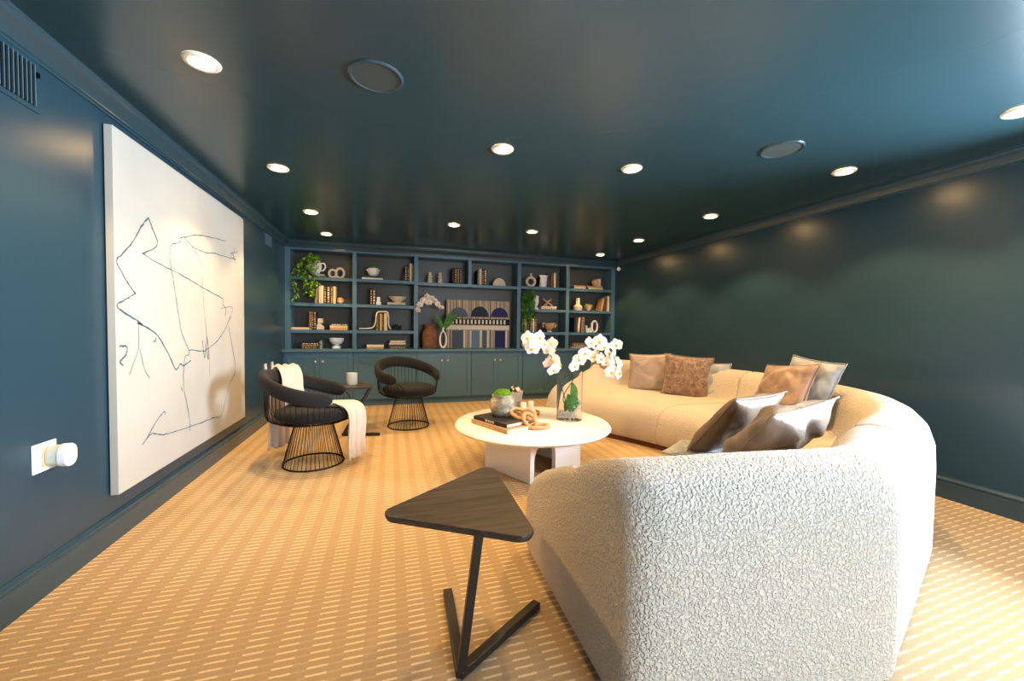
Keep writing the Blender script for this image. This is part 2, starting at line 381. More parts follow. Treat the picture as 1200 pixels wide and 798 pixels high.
ct = MB().box(XL, XR, 6.33, YK+.02, ZC-.038, ZC).build('countertop', M_cab, None, bevel=.006, seg=3)
tag(ct, 'long teal painted countertop running under the bookcase shelves', 'countertop')
DX = [(-1.461, -.555), (-.536, .373), (.386, 1.238), (1.250, 2.106), (2.130, 3.034), (3.056, 3.90)]
DL = ['leftmost teal two-door base cabinet, behind the first armchair', 'teal two-door base cabinet partly hidden behind the second armchair',
      'teal base cabinet below the brown wooden vase', 'teal base cabinet below the textile artwork',
      'teal base cabinet behind the left orchid spray', 'rightmost teal base cabinet, behind the sofa end']
YD = 6.38
for i, (a, b) in enumerate(DX):
    xa = XL if i == 0 else (DX[i-1][1]+a)/2; xb = XR if i == 5 else (b+DX[i+1][0])/2
    t = thing('base_cabinet', DL[i], 'cabinet', ((a+b)/2, YD, 0), 0, 'two-door base cabinets under the bookcase'); cx = (a+b)/2
    MB().box(xa-cx, xb-cx, .021, .44, .09, ZC-.039).build('carcass', M_cab, t)
    MB().box(xa-cx, xb-cx, .045, .44, 0, .09).build('plinth', M_cab, t)
    for s in (-1, 1):
        w = (b-a)/2-.002; z0, z1 = .105, .812; x0 = -w-.001 if s < 0 else .001+0; x1 = x0+w; fr = .058
        f = MB(); f.box(x0, x0+fr, 0, .02, z0, z1); f.box(x1-fr, x1, 0, .02, z0, z1); f.box(x0+fr, x1-fr, 0, .02, z0, z0+fr); f.box(x0+fr, x1-fr, 0, .02, z1-fr*1.2, z1)
        d = f.build('door', M_cab, t, bevel=.002)
        p = MB().box(x0+fr, x1-fr, .012, .018, z0+fr, z1-fr*1.2).build('door_panel', M_cab, d)
        kx = (-.048 if s < 0 else .048)
        MB().lathe([(.006, 0), (.005, .012), (.014, .018), (.016, .026), (.010, .031), (.0005, .032)], 14, cap=False).xf(Matrix.Translation((kx, 0, .688)) @ Matrix.Rotation(PI/2, 4, 'X')).build('knob', M_brass, d, 60)

# ------------------------------------------------------------------ books and shelf objects
CL = {'black': (28, 25, 24), 'white': (226, 216, 198), 'cream': (214, 192, 150), 'brown': (92, 66, 50), 'grey': (92, 96, 96), 'tan': (176, 138, 96), 'charcoal': (52, 50, 50),
      'mauve': (150, 124, 112), 'navy': (40, 46, 62), 'gold': (200, 150, 60), 'olive': (150, 140, 50), 'silver': (180, 178, 172)}
BM = {k: mat(k+'_book_cloth', v, .6) for k, v in CL.items()}
ORD = ['first', 'second', 'third', 'fourth', 'fifth', 'sixth', 'seventh', 'eighth']
def bands(mb, x0, x1, z0, z1, y, vertical=True, seed=0):
    rnd = random.Random(seed); q = z0+(z1-z0)*.08
    if vertical:
        w = (x1-x0)
        while q < z1-.02:
            h = rnd.uniform(.008, .03); mb.box(x0+w*.25, x1-w*.25, y-.0006, y, q, min(q+h, z1-.006)); q += h+rnd.uniform(.006, .02)
    else:
        q = x0+.02
        while q < x1-.02:
            h = rnd.uniform(.01, .035); mb.box(q, min(q+h, x1-.01), y-.0006, y, z0+(z1-z0)*.28, z1-(z1-z0)*.28); q += h+rnd.uniform(.005, .015)
def vbooks(where, zb, items, yf=6.575, dep=.2, grp=None):
    """items: (px0, px1, py top, colour, print colour or None[, lean px])"""
    n = len(items)
    for i, it in enumerate(items):
        p0, p1, pt, c, ac = it[:5]; lean = it[5] if len(it) > 5 else 0
        x0 = at(p0, 350, 1, yf).x; x1 = at(p1, 350, 1, yf).x-.002; z1 = max(zb+.12, at((p0+p1)/2, pt, 1, yf).z); h = z1-zb
        pos = ORD[i]+' from the left' if n > 1 else 'single'
        ln = 'leaning ' if lean else ''
        lab = f"{ln}{c} upright book{' with '+ac+' print' if ac else ''}, {pos} {where}"
        t = thing('book', lab, 'book', ((x0+x1)/2, yf, zb), 0, grp or 'upright books '+where); w = (x1-x0)/2
        cv = MB(); e = .0025; cv.box(-w, -w+e, 0, dep, 0, h); cv.box(w-e, w, 0, dep, 0, h); cv.box(-w+e, w-e, 0, e, 0, h)
        cv.build('cover', BM[c], t)
        MB().box(-w+e, w-e, e, dep-.006, .004, h-.005).build('pages', M_pages, t)
        if ac:
            bd = MB(); bands(bd, -w, w, 0, h, 0, True, i*7+len(where)); bd.build('spine_print', BM[ac], t)
        if lean:
            dx = at(p0+lean, 350, 1, yf).x-at(p0, 350, 1, yf).x
            t.rotation_euler = (0, math.atan2(dx, h), 0)
            if dx > 0: t.location.z += 2*0 + w*math.sin(math.atan2(dx, h))
            else: t.location.z += w*math.sin(math.atan2(-dx, h))
def hbooks(where, zb, items, yf=6.56, dep=.2, grp=None, start=0.):
    """stack from the bottom: (px0, px1, height m, colour, print)"""
    z = zb; n = len(items)
    for i, (p0, p1, h, c, ac) in enumerate(items):
        x0 = at(p0, 350, 1, yf).x; x1 = at(p1, 350, 1, yf).x; w = (x1-x0)/2
        pos = {0: 'bottom of', n-1: 'top of'}.get(i, ORD[i]+' from the bottom of')
        lab = (f"flat {c} book{', '+ac+' lettering' if ac else ''}, {pos} stack {where}" if n > 1 else f"{c} book lying flat {where}")
        t = thing('book', lab, 'book', ((x0+x1)/2, yf, z), 0, grp or 'stacked books '+where)
        cv = MB(); e = .003; cv.box(-w, w, 0, dep, 0, e); cv.box(-w, w, 0, dep, h-e, h); cv.box(-w, w, 0, e, e, h-e); cv.build('cover', BM[c], t)
        MB().box(-w+.004, w-.004, e, dep-.005, e, h-e).build('pages', M_pages, t)
        if ac:
            bd = MB(); bands(bd, -w, w, 0, h, 0, False, i*5+len(where)); bd.build('spine_print', BM[ac], t)
        z += h
    return z
def put(o, px, y, z): o.location = (at(px, 350, 1, y).x, y, z); return o
def sx(p0, p1, y=6.64): return at(p1, 350, 1, y).x-at(p0, 350, 1, y).x
def zz(px, py, y=6.64): return at(px, py, 1, y).z

# column 1 -----------------------------------------------------------
z = hbooks('under the white jug', R1, [(367, 381, .022, 'brown', None), (368, 380, .022, 'silver', None)])
t = put(thing('potted_vine', 'trailing bright green vine in a white handled jug, top left shelf', 'plant'), 369, 6.64, z)
pot = MB().lathe([(.045, 0), (.06, .01), (.085, .06), (.1, .12), (.09, .16), (.075, .185), (.08, .2), (.072, .2), (.066, .18), (.08, .12), (.05, .02), (.0005, .015)], 24, cap=False).build('jug', M_wcer, t, 60)
MB().tube(crv([(.085, 0, .17), (.13, 0, .17), (.145, 0, .12), (.12, 0, .07), (.085, 0, .06)], 5), .011, 8).build('handle', M_wcer, pot, 0)
def leafgeo(mb, p, d, size, up=Vector((0, 0, 1))):
    d = d.normalized(); sidev = d.cross(up+Vector((random.uniform(-.4, .4), random.uniform(-.4, .4), 0)))
    sidev = sidev.normalized() if sidev.length > 1e-4 else Vector((1, 0, 0)); nn = sidev.cross(d)
    L = size; W = size*.38
    mb.add([p, p+d*L*.35+sidev*W+nn*.12*L, p+d*L*.7+sidev*W*.7+nn*.05*L, p+d*L-nn*.15*L, p+d*L*.7-sidev*W*.7+nn*.05*L, p+d*L*.35-sidev*W+nn*.12*L, p+d*L*.5],
           [(0, 1, 6), (1, 2, 6), (2, 3, 6), (3, 4, 6), (4, 5, 6), (5, 0, 6)])
def vine(t, strands, size, dens, m):
    vt = MB(); lf = MB()
    for s in strands:
        c = crv(s, 8); vt.tube(c, .0025, 4)
        for i, p in enumerate(c):
            for _ in range(dens):
                if random.random() < .75:
                    d = Vector((random.uniform(-1, 1), random.uniform(-1.1, .4), random.uniform(-.9, .5)))
                    leafgeo(lf, Vector(p)+d*.012, d, size*random.uniform(.7, 1.2))
    vt.build('vine', M_stem, t, 0); stuff(lf.build('foliage', m, t, 0))
def P(px, py, y, t): return at(px, py, 1, y)-Vector(t.location)
b = lambda px, py, y=6.48: P(px, py, y, t)
vine(t, [[(0, 0, .19), b(367, 300, 6.55), b(362, 312), b(360, 330), b(358, 344)], [(0, 0, .19), b(360, 303, 6.55), b(352, 318), b(355, 326)],
         [(0, -.03, .19), b(366, 312, 6.5), b(366, 326), b(367, 340), b(367, 348)], [(0, -.02, .19), b(371, 306, 6.5), b(370, 320), b(369, 332), b(372, 332)],
         [(0, 0, .2), b(356, 305), b(346, 315, 6.5), b(343, 328), b(348, 340), b(345, 352)], [(0, 0, .19), (0.0, 0, .26), (.04, 0, .28)], [(0, 0, .19), (.04, -.02, .24), (.07, -.03, .22)],
         [(0, 0, .19), (-.04, -.02, .27), (-.09, -.03, .25)], [(0, 0, .19), b(358, 312), b(356, 322), b(362, 336), b(366, 344)]], .048, 3, M_vine)
def ringobj(t, name, cx, rx, rz, th, dep, m, hole=.5, n=28, ox=0, oz=0):
    """upright flat-bottomed ring in the XZ plane"""
    vs = []; fs = []
    for y in (-dep/2, dep/2):
        for k in range(n):
            a = 2*PI*k/n; vs.append((cx+rx*math.cos(a), y, rz*.97+max(-rz*.95, rz*math.sin(a))))
        for k in range(n):
            a = 2*PI*k/n; vs.append((cx+ox+(rx-th)*math.cos(a), y, oz+rz*.97+(rz-th)*math.sin(a)))
    for k in range(n):
        k2 = (k+1) % n
        fs += [(k, k2, n+k2, n+k), (2*n+k, 3*n+k, 3*n+k2, 2*n+k2), (k, 2*n+k, 2*n+k2, k2), (n+k, n+k2, 3*n+k2, 3*n+k)]
    return MB().add(vs, fs).build(name, m, t, 40, bevel=.006)
t = put(thing('ring_sculpture', 'cream sculpture of two joined rings on the top left shelf', 'sculpture'), 390, 6.64, R1)
ringobj(t, 'small_ring', 0, .066, .072, .03, .045, M_cream)
ringobj(t, 'tall_ring', .1, .074, .088, .032, .045, M_cream).location = (0, .03, 0)
vbooks('on left column second shelf', R2, [(368.5, 371.5, 337, 'mauve', None, 2.5), (373.7, 376, 335, 'cream', None), (376.2, 379, 334.6, 'white', None), (379.4, 382.5, 335, 'black', 'gold'), (383, 387, 335, 'charcoal', 'white'), (387.5, 390.3, 335.3, 'brown', 'gold'), (390.6, 393.6, 335.6, 'cream', None)])
o = put(tag(MB().ball((0, 0, .052), .052, 18).build('decorative_ball', M_goldball, None, 0), 'small gold and white banded ball beside the books, left column', 'ball'), 399, 6.62, R2)
hbooks('at the far left of the third shelf', R3, [(340.6, 362, .034, 'cream', None)])
vbooks('on left column third shelf', R3, [(362.5, 364.9, 365.3, 'mauve', 'black'), (365.3, 367.4, 365.5, 'black', 'gold'), (367.8, 370.4, 365.6, 'charcoal', 'silver')])
t = put(thing('bust_sculpture', 'blocky cream abstract bust beside upright books, left column', 'sculpture'), 375.5, 6.62, R3)
MB().prism_xz([(-.052, 0), (.052, 0), (.054, .045), (.02, .075), (-.005, .1), (-.03, .1), (-.052, .07)], -.03, .03).build('torso', M_cream, t, bevel=.008)
MB().box(-.04, .038, -.028, .028, .1, .17).build('head', M_cream, t, bevel=.012)
hbooks('on left third shelf', R3, [(386.7, 407.5, .034, 'gold', None), (386.7, 407.3, .034, 'cream', None), (387, 407, .028, 'black', 'white')])
hbooks('on left column countertop', R4, [(352.5, 373, .034, 'black', 'gold'), (352, 374, .030, 'charcoal', 'gold'), (353, 375, .022, 'black', 'white')])
vbooks('beside the leftmost countertop stack', R4, [(374.6, 376.6, 400.5, 'silver', 'black')])
def pedestal_bowl(lab, px, z, s, m, y=6.62):
    t = put(thing('pedestal_bowl', lab, 'bowl'), px, y, z)
    MB().lathe([(r*s, h*s) for r, h in [(.06, 0), (.068, .02), (.06, .035), (.035, .045), (.034, .055), (.07, .07), (.1, .11), (.107, .16), (.1, .16), (.09, .11), (.05, .08), (.0005, .07)]], 28, cap=False).build('bowl', m, t, 50)
pedestal_bowl('white footed bowl on the countertop under the left column', 394.3, R4, 1.0, M_wcer)
# column 2 -----------------------------------------------------------
z = hbooks('under the shelf moss pot', R1, [(424, 448.5, .026, 'white', None), (426.5, 446, .030, 'charcoal', None)])
t = put(thing('moss_pot', 'round white footed pot of green moss on flat dark books', 'plant'), 437.3, 6.66, z)
MB().lathe([(.03, 0), (.05, .004), (.08, .04), (.092, .085), (.084, .12), (.078, .128), (.07, .125), (.07, .1), (.0005, .1)], 26, cap=False).build('pot', M_wcer, t, 60)
for s in (-1, 1): MB().ball((s*.094, 0, .1), .014, 8).build('lug', M_wcer, t, 0)
MB().ball((0, 0, .125), .074, 16, (1, 1, .72)).build('moss', M_moss, t, 0)
vbooks('on second column top shelf', R1, [(471.5, 473.7, 310.5, 'charcoal', None, 4.5), (474.6, 476.9, 311, 'black', 'white'), (477.3, 479.6, 311, 'black', 'gold'), (480, 482.4, 308.8, 'cream', None), (482.6, 484.8, 309.5, 'grey', None)])
vbooks('on second column second shelf', R2, [(433.8, 436.5, 337.5, 'black', 'gold'), (436.8, 440.2, 338.5, 'brown', 'white')])
t = put(thing('candle_holder', 'stepped white candle holder beside two dark books', 'candle holder'), 443.7, 6.6, R2)
MB().box(-.035, .035, -.03, .03, 0, .05).build('base_block', M_wcer, t, bevel=.005); MB().box(-.024, .024, -.022, .022, .05, .125).build('upper_block', M_wcer, t, bevel=.004)
z = hbooks('under the wide bowl', R2, [(455, 474, .012, 'black', None), (454, 475, .034, 'cream', None)])
t = put(thing('wide_bowl', 'wide flared pale bowl on a flat cream book', 'bowl'), 466, 6.66, z)
MB().lathe([(.05, 0), (.055, .008), (.13, .08), (.135, .094), (.125, .09), (.05, .02), (.0005, .015)], 30, cap=False).build('bowl', M_cream, t, 50)
vbooks('under the bead garland', R3, [(441, 443.2, 367, 'olive', 'black'), (443.5, 445.2, 367.4, 'brown', None), (445.6, 447.2, 367.6, 'cream', None), (447.6, 450, 367.5, 'black', 'gold'), (450.3, 453.7, 367, 'cream', None)])
t = thing('bead_garland', 'white bead garland draped over upright books, third shelf', 'garland', (0, 0, 0))
gp = crv([at(421.5, 385, 1, 6.56)]+[at(x, y, 1, 6.56) for x, y in [(431, 384.8), (437, 383.5), (440, 378), (441, 369), (443, 365.6), (449, 365.2), (454, 366), (455.4, 372), (455.7, 381), (458, 385.3)]], 7)
for q in gp: q.z = max(q.z, R3+.009)
bd = MB().ball((0, 0, 0), .0105, 8).build('bead', M_wcer, t, 0); bd.location = gp[0]
for q in gp[1:]: c = bd.copy(); COL.objects.link(c); c.location = q
t = put(thing('knot_sculpture', 'dark angular knot sculpture right of the bead garland', 'sculpture'), 464, 6.62, R3)
MB().tube([(-.07, 0, .012), (-.03, .0, .075), (.0, 0, .1), (.035, 0, .06), (.0, 0, .02), (-.03, -.02, .05), (.01, -.03, .085), (.05, -.02, .05), (.075, 0, .012)], .012, 8).build('strap', M_black, t, bevel=0)
MB().tube([(.02, .02, .012), (.075, .01, .03), (.085, 0, .08), (.05, .01, .07)], .012, 8).build('loop', M_black, t)
hbooks('at left of second column countertop', R4, [(430, 449.6, .028, 'tan', None), (429.7, 449.8, .028, 'white', None)])
hbooks('right on second column countertop', R4, [(456.5, 476, .03, 'charcoal', 'gold'), (456, 476.2, .034, 'grey', 'black'), (456, 475.6, .018, 'white', None), (457, 475.6, .048, 'tan', 'white')])
# column 3, upper cubbies ---------------------------------------------
for px, l in ((503.7, 'left'), (515.6, 'right')):
    t = put(thing('pebble_sculpture', f'{l} of two cream stacked-pebble sculptures on the top shelf', 'sculpture', group='pair of stacked pebble sculptures'), px, 6.62, RM)
    MB().lathe([(.0005, 0), (.036, .0), (.042, .02), (.036, .04), (.0005, .042)], 16, cap=False).build('lower_pebble', M_cream, t, 60)
    MB().ball((0, 0, .062), .04, 14, (1, .9, .62)).build('middle_pebble', M_cream, t, 0)
    MB().ball((.004, 0, .105), .042, 14, (1, .9, .55)).build('upper_pebble', M_cream, t, 0)
    MB().ball((0, 0, .152), .029, 14, (1, 1, 1.2)).build('head', M_cream, t, 0)
vbooks('in left cubby above artwork', RM, [(529.8, 532.6, 314, 'black', None), (532.8, 535.4, 314, 'black', 'gold'), (535.7, 538.2, 313.8, 'charcoal', 'gold'), (538.4, 541, 314, 'black', 'olive')])
vbooks('in right cubby above artwork', RM, [(559.2, 561.2, 317, 'black', 'silver'), (561.4, 564.3, 315.2, 'cream', None), (564.6, 566.9, 315.4, 'black', 'gold'), (567.1, 570.2, 315.6, 'charcoal', 'white')])
t = put(MB().prism_xz([(.115*math.cos(PI*k/20), .138*math.sin(PI*k/20)) for k in range(21)], -.02, .02).build('half_moon_sculpture', M_cream, None, bevel=.006), 584.6, 6.62, RM)
tag(t, 'cream half-moon sculpture in the cubby above the artwork', 'sculpture')
# column 3, main niche --------------------------------------------------
t = put(thing('wooden_vase', 'large rough brown turned wooden vase on the countertop', 'vase'), 504.5, 6.60, ZC)
VS = 1.1
MB().lathe([(r*VS, h*VS) for r, h in [(.105, 0), (.112, .01), (.118, .08), (.12, .18), (.115, .23), (.098, .27), (.082, .295), (.08, .315), (.1, .345), (.102, .353), (.088, .353), (.07, .32), (.06, .1), (.0005, .05)]], 32, cap=False).build('body', M_oldwood, t, 60)
t = put(thing('slotted_vase', 'slim white vase with tall oval opening beside the artwork', 'vase'), 519.6, 6.50, ZC)
ringobj(t, 'body', 0, .064, .145, .028, .06, M_wcer, oz=.01)
MB().lathe([(.022, 0), (.017, .03), (.02, .075), (.012, .075), (.01, 0)], 16, 0, 0, .268, cap=False).build('neck', M_wcer, t, 60)

def make_flower(s):
    pet = MB()
    def petal(ang, L, W, tilt):
        vs = []; n = 5
        for i in range(n+1):
            u = i/n; wv = W*math.sin(PI*min(1, .12+u*.88))**.6*(1 if i < n else .25); zc = tilt*L*u*u
            for k, q in enumerate((-1, -.5, 0, .5, 1)):
                vs.append((q*wv, u*L, zc+abs(q)*.12*W+random.uniform(-.02, .02)*L))
        R = Matrix.Rotation(ang, 4, 'Z'); vs = [tuple(R @ Vector(v)) for v in vs]
        pet.add(vs, [(i*5+k, i*5+k+1, (i+1)*5+k+1, (i+1)*5+k) for i in range(n) for k in range(4)])
    for a in (PI/2*.95, -PI/2*.95): petal(a, .048*s, .028*s, -.15)
    for a in (0, 2.35, -2.35): petal(a, .047*s, .019*s, -.05)
    return pet
def orchid_flowers(t, pts, s, facing):
    for j, q in enumerate(pts):
        f = make_flower(s*random.uniform(.9, 1.1)).build('flower', M_petal, t, 0)
        d = (facing+Vector((random.uniform(-1, 1), random.uniform(-.1, .5), random.uniform(-.6, .5)))).normalized()
        up = Vector((random.uniform(-.3, .3), 0, 1)); xx = up.cross(d).normalized(); yy = d.cross(xx)
        m = Matrix((xx, yy, d)).transposed().to_4x4(); m.translation = Vector(q); f.matrix_local = m
        lp = MB().ball((0, -.006*s, .008*s), .009*s, 8, (1, 1.2, 1)).build('lip', M_lip, f, 0)
def broad_leaf(t, p0, p1, wid, droop, m=M_dleaf, up=Vector((0, -.8, .6))):
    p0, p1 = Vector(p0), Vector(p1); d = p1-p0; s = d.cross(up).normalized()
    vs = []; n = 7
    for i in range(n+1):
        u = i/n; c = p0+d*u+up*droop*math.sin(PI*u); wv = wid*math.sin(PI*(.08+u*.9))**.7
        for q in (-1, 0, 1): vs.append(tuple(c+s*q*wv+up*abs(q)*wid*.25))
    for i in range(n+1):
        for q in range(3): v = vs[i*3+q]; vs.append((v[0], v[1], v[2]-.0015))
    m_ = (n+1)*3; fs = []
    for i in range(n):
        for k in range(2):
            a = i*3+k; fs += [(a, a+1, a+4, a+3), (m_+a, m_+a+3, m_+a+4, m_+a+1)]
    MB().add(vs, fs).build('leaf', m, t, 0)
t = put(thing('orchid', 'small white orchid arching left from the slim white shelf vase', 'plant'), 519.6, 6.50, ZC+.30)
g = lambda px, py, y=6.46: P(px, py, y, t)
MB().tube(crv([(0, 0, 0), g(518, 366, 6.48), g(510, 354, 6.46), g(501, 347), g(493, 350), g(489, 360)], 6), .003, 5).build('stem', M_stem, t, 0)
orchid_flowers(t, [g(489.5, 363), g(492, 357), g(495, 351), g(500, 347.5), g(505, 349), g(498, 353), g(509, 352), g(513, 356), g(517, 360), g(503, 354)], 1.25, Vector((0, -1, -.1)))
broad_leaf(t, (0, 0, .0), g(511.5, 370, 6.42), .035, .015); broad_leaf(t, (0, 0, 0), g(536, 369, 6.44), .045, .03); broad_leaf(t, (0, 0, 0), g(530, 363.5, 6.46), .035, .03)
# textile artwork
x0, x1 = at(522.8, 400, 1, 6.70).x, at(596.5, 400, 1, 6.70).x; W = x1-x0; z0, z1 = ZC, at(560, 352.2, 1, 6.70).z; HH = z1-z0
t = thing('textile_artwork', 'framed textile panel of stripes, blue arches and blocks on the countertop', 'artwork', (x0, 6.70, z0))
def stripes():
    m, N, L, b = nt('woven_stripes'); tc = N.new('ShaderNodeTexCoord'); mp = N.new('ShaderNodeMapping'); mp.inputs['Scale'].default_value = (30, 0, 0)
    L.new(tc.outputs['Object'], mp.inputs[0]); n = N.new('ShaderNodeTexNoise'); n.inputs['Scale'].default_value = 1.3; n.inputs['Detail'].default_value = 4; L.new(mp.outputs[0], n.inputs['Vector'])
    r = N.new('ShaderNodeValToRGB'); cr = r.color_ramp; cr.elements[0].position = .38; cr.elements[1].position = .62
    cr.elements[0].color = (*lin((74, 64, 56)), 1); cr.elements[1].color = (*lin((214, 200, 176)), 1); e = cr.elements.new(.5); e.color = (*lin((166, 150, 130)), 1)
    L.new(n.outputs['Fac'], r.inputs[0]); L.new(r.outputs[0], b.inputs['Base Color']); b.inputs['Roughness'].default_value = .9; return m
MB().box(0, W, 0, .03, 0, HH).build('panel', stripes(), t)
mb1, mb2, mb3 = mat('slate_blue_felt', (86, 98, 116), .95), mat('dark_slate_felt', (44, 54, 70), .95), mat('indigo_felt', (46, 52, 100), .95)
U = lambda px: (px-150)/877*W; V = lambda py, px: HH*(1-(py-(70+(px-150)*.03))/(762-(70+(px-150)*.03)))
for px0, px1, pt, pb, m in [(190, 445, 178, 318, mb1), (478, 728, 165, 315, mb2), (760, 1008, 182, 320, mb3)]:
    cx = (U(px0)+U(px1))/2; rx = (U(px1)-U(px0))/2; zb = V(pb, px0); hz = V(pt, px0)-zb
    MB().prism_xz([(cx+rx*math.cos(PI*k/18), zb+hz*math.sin(PI*k/18)) for k in range(19)], -.004, .001).build('arch', m, t)
MB().box(0, W, -.003, .001, V(430, 500), V(345, 500)).build('dark_band', mat('black_wool', (26, 24, 24), .95), t)
for k in range(16):
    c = 185+k*51.5; MB().box(U(c-13), U(c+13), -.006, -.003, V(418, 500), V(358, 500)).build('pale_block', BM['white'], t)
MB().box(0, W, -.003, .001, V(500, 500), V(438, 500)).build('pale_band', BM['white'], t)
for a, b2, m in [(228, 380, mb1), (495, 605, mat('sky_felt', (110, 136, 164), .95)), (650, 700, mat('dusk_felt', (80, 104, 120), .95)), (822, 970, mb3)]:
    MB().box(U(a), U(b2), -.004, .001, 0.002, V(512, 500)).build('blue_block', m, t)
for a in (385, 470, 612, 712, 975): MB().box(U(a), U(a+22), -.003, .001, .002, V(512, 500)).build('pale_stripe', BM['white'], t)
# column 4 -------------------------------------------------------------
t = put(thing('ring_vase', 'cream ring-shaped vase with short neck on the top shelf', 'vase'), 621.8, 6.62, R1)
MB().tube([(.074*math.cos(2*PI*k/28), 0, .092+.074*math.sin(2*PI*k/28)) for k in range(28)], .024, 10, closed=True).build('ring', M_cream, t, 0)
MB().lathe([(.018, 0), (.014, .03), (.018, .052), (.012, .052), (.01, .0)], 14, 0, 0, .185, cap=False).build('neck', M_cream, t, 60)
t = put(thing('folded_sculpture', 'white folded-drape sculpture right of the ring vase', 'sculpture'), 636, 6.62, R1)
vs = []; nn = 24
for i in range(9):
    zf = i/8*.215; wf = .062+(.012 if i > 6 else 0)*(i-6)
    for k in range(nn):
        a = 2*PI*k/nn; rr = 1+.16*math.sin(a*5+zf*14); vs.append((wf*math.cos(a)*rr+.012*i/8, .035*math.sin(a)*rr, zf))
MB().add(vs, [(i*nn+k, i*nn+(k+1) % nn, (i+1)*nn+(k+1) % nn, (i+1)*nn+k) for i in range(8) for k in range(nn)]+[tuple(range(nn))[::-1], tuple(8*nn+k for k in range(nn))]).build('drape', M_wcer, t, 50)
vbooks('right of folded sculpture', R1, [(642, 644.5, 319.8, 'charcoal', None), (645.3, 647.4, 320.5, 'black', 'gold'), (648.6, 651.2, 319.8, 'cream', None), (651.6, 655, 320.2, 'charcoal', None)])
t = put(thing('trailing_plant', 'bushy green plant trailing down the fourth bookcase column', 'plant'), 619, 6.60, R2)
MB().lathe([(.04, 0), (.055, .02), (.06, .1), (.065, .12), (.058, .12), (.05, .09), (.0005, .08)], 18, cap=False).build('pot', M_wcer, t, 60)
b = lambda px, py, y=6.5: P(px, py, y, t)
vine(t, [[(0, 0, .12), b(615, 345), b(613, 350), b(615, 362), b(617, 374)], [(0, 0, .12), b(620, 343), b(621, 352), b(620, 366), b(618, 376), b(614, 388), b(613, 395)], [(0, 0, .12), b(626, 344), b(625, 354), b(626, 366), b(624, 374)],
         [(0, 0, .1), b(617, 347), b(617, 358), b(613, 371), b(612, 384)], [(0, 0, .12), b(622, 350), b(623, 362), b(626, 371), b(629, 376)], [(0, 0, .12), b(618, 341), b(626, 341)], [(0, 0, .1), b(614, 352), b(613, 363), b(617, 369), b(622, 380)],
         [(0, 0, .12), b(621, 347), b(618, 354), b(621, 360), b(622, 369)]], .04, 5, M_leaf)
t = put(thing('bust_vase', 'white sculpted bust vase beside the trailing plant', 'vase'), 628, 6.62, R2)
MB().lathe([(.05, 0), (.05, .015), (.025, .04), (.022, .06), (.04, .09), (.052, .14), (.045, .2), (.05, .235), (.0005, .245)], 20, cap=False).build('body', M_wcer, t, 60)
z = hbooks('under the crossed ornament', R2, [(633.5, 652.8, .035, 'brown', 'white'), (635, 652.6, .022, 'white', None)])
t = put(thing('crossed_ornament', 'wooden crossed-stick ornament on flat books', 'ornament'), 641.8, 6.64, z)
for p in [((-.08, 0, .012), (.08, .02, .135)), ((.085, -.02, .012), (-.085, .0, .135)), ((-.05, -.06, .012), (.045, .06, .12))]:
    MB().tube(p, .011, 6).build('stick', M_wood, t)
vbooks('behind the trailing plant', R3, [(611.3, 614.4, 371, 'black', 'white'), (615, 618, 370, 'cream', None), (618.6, 621, 370.8, 'black', 'gold'), (621.6, 624, 370.6, 'charcoal', 'white'), (624.6, 626.8, 371, 'white', None), (627.2, 629.6, 372, 'brown', 'gold')])
t = put(thing('urn', 'small tan footed urn with two handles on the third shelf', 'urn'), 644, 6.62, R3)
MB().lathe([(.045, 0), (.046, .012), (.035, .035), (.06, .06), (.085, .1), (.09, .16), (.082, .16), (.07, .1), (.0005, .06)], 26, cap=False).build('bowl', M_terra, t, 60)
for s in (-1, 1): MB().tube(crv([(s*.085, 0, .15), (s*.12, 0, .15), (s*.128, 0, .115), (s*.11, 0, .1), (s*.118, 0, .08)], 5), .011, 8).build('handle', M_terra, t, 0)
o = put(MB().lathe([(.03, 0), (.055, .03), (.06, .07), (.05, .1), (.045, .1), (.05, .07), (.0005, .02)], 20, cap=False).build('glass_bowl', M_frost, None, 60), 615, 6.6, R4)
tag(o, 'small pale round bowl below the trailing plant', 'bowl')
# column 5 -------------------------------------------------------------
hbooks('left on top right shelf', R1, [(672.5, 686.3, .034, 'cream', None), (672.5, 686, .028, 'tan', None)])
z = hbooks('under the round tan vase', R1, [(689.5, 706.3, .03, 'cream', None), (688, 706, .034, 'tan', None)])
t = put(thing('round_vase', 'round tan vase on stacked books, top right shelf', 'vase'), 697, 6.60, z)
MB().lathe([(.03, 0), (.058, .03), (.066, .065), (.055, .1), (.028, .125), (.02, .125), (.0005, .1)], 22, cap=False).build('body', M_terra, t, 60)
t = put(MB().box(-.04, .04, -.015, .015, 0, .15).build('square_plaque', M_cream, None, bevel=.006), 701, 6.72, z); tag(t, 'square cream plaque standing behind the round vase', 'ornament')
t = put(thing('bottle_vase', 'cream bottle vase with tall neck and wide body', 'vase'), 677.4, 6.62, R2)
MB().lathe([(.07, 0), (.08, .01), (.083, .05), (.085, .07), (.05, .105), (.036, .12), (.034, .21), (.038, .225), (.028, .225), (.02, .12), (.0005, .05)], 26, cap=False).build('body', M_cream, t, 50)
t = put(thing('moss_bowl', 'small terracotta bowl of green moss, right column', 'plant'), 689.6, 6.60, R2)
MB().lathe([(.035, 0), (.036, .012), (.075, .07), (.08, .1), (.072, .1), (.03, .03), (.0005, .03)], 22, cap=False).build('bowl', M_terra, t, 60)
MB().ball((0, 0, .098), .07, 16, (1, 1, .45)).build('moss', M_moss, t, 0)
vbooks('at right end of second shelf', R2, [(704, 706.3, 349.5, 'tan', None, 2.6), (708.6, 711, 349.3, 'brown', None), (711.8, 714.2, 347, 'cream', None)])
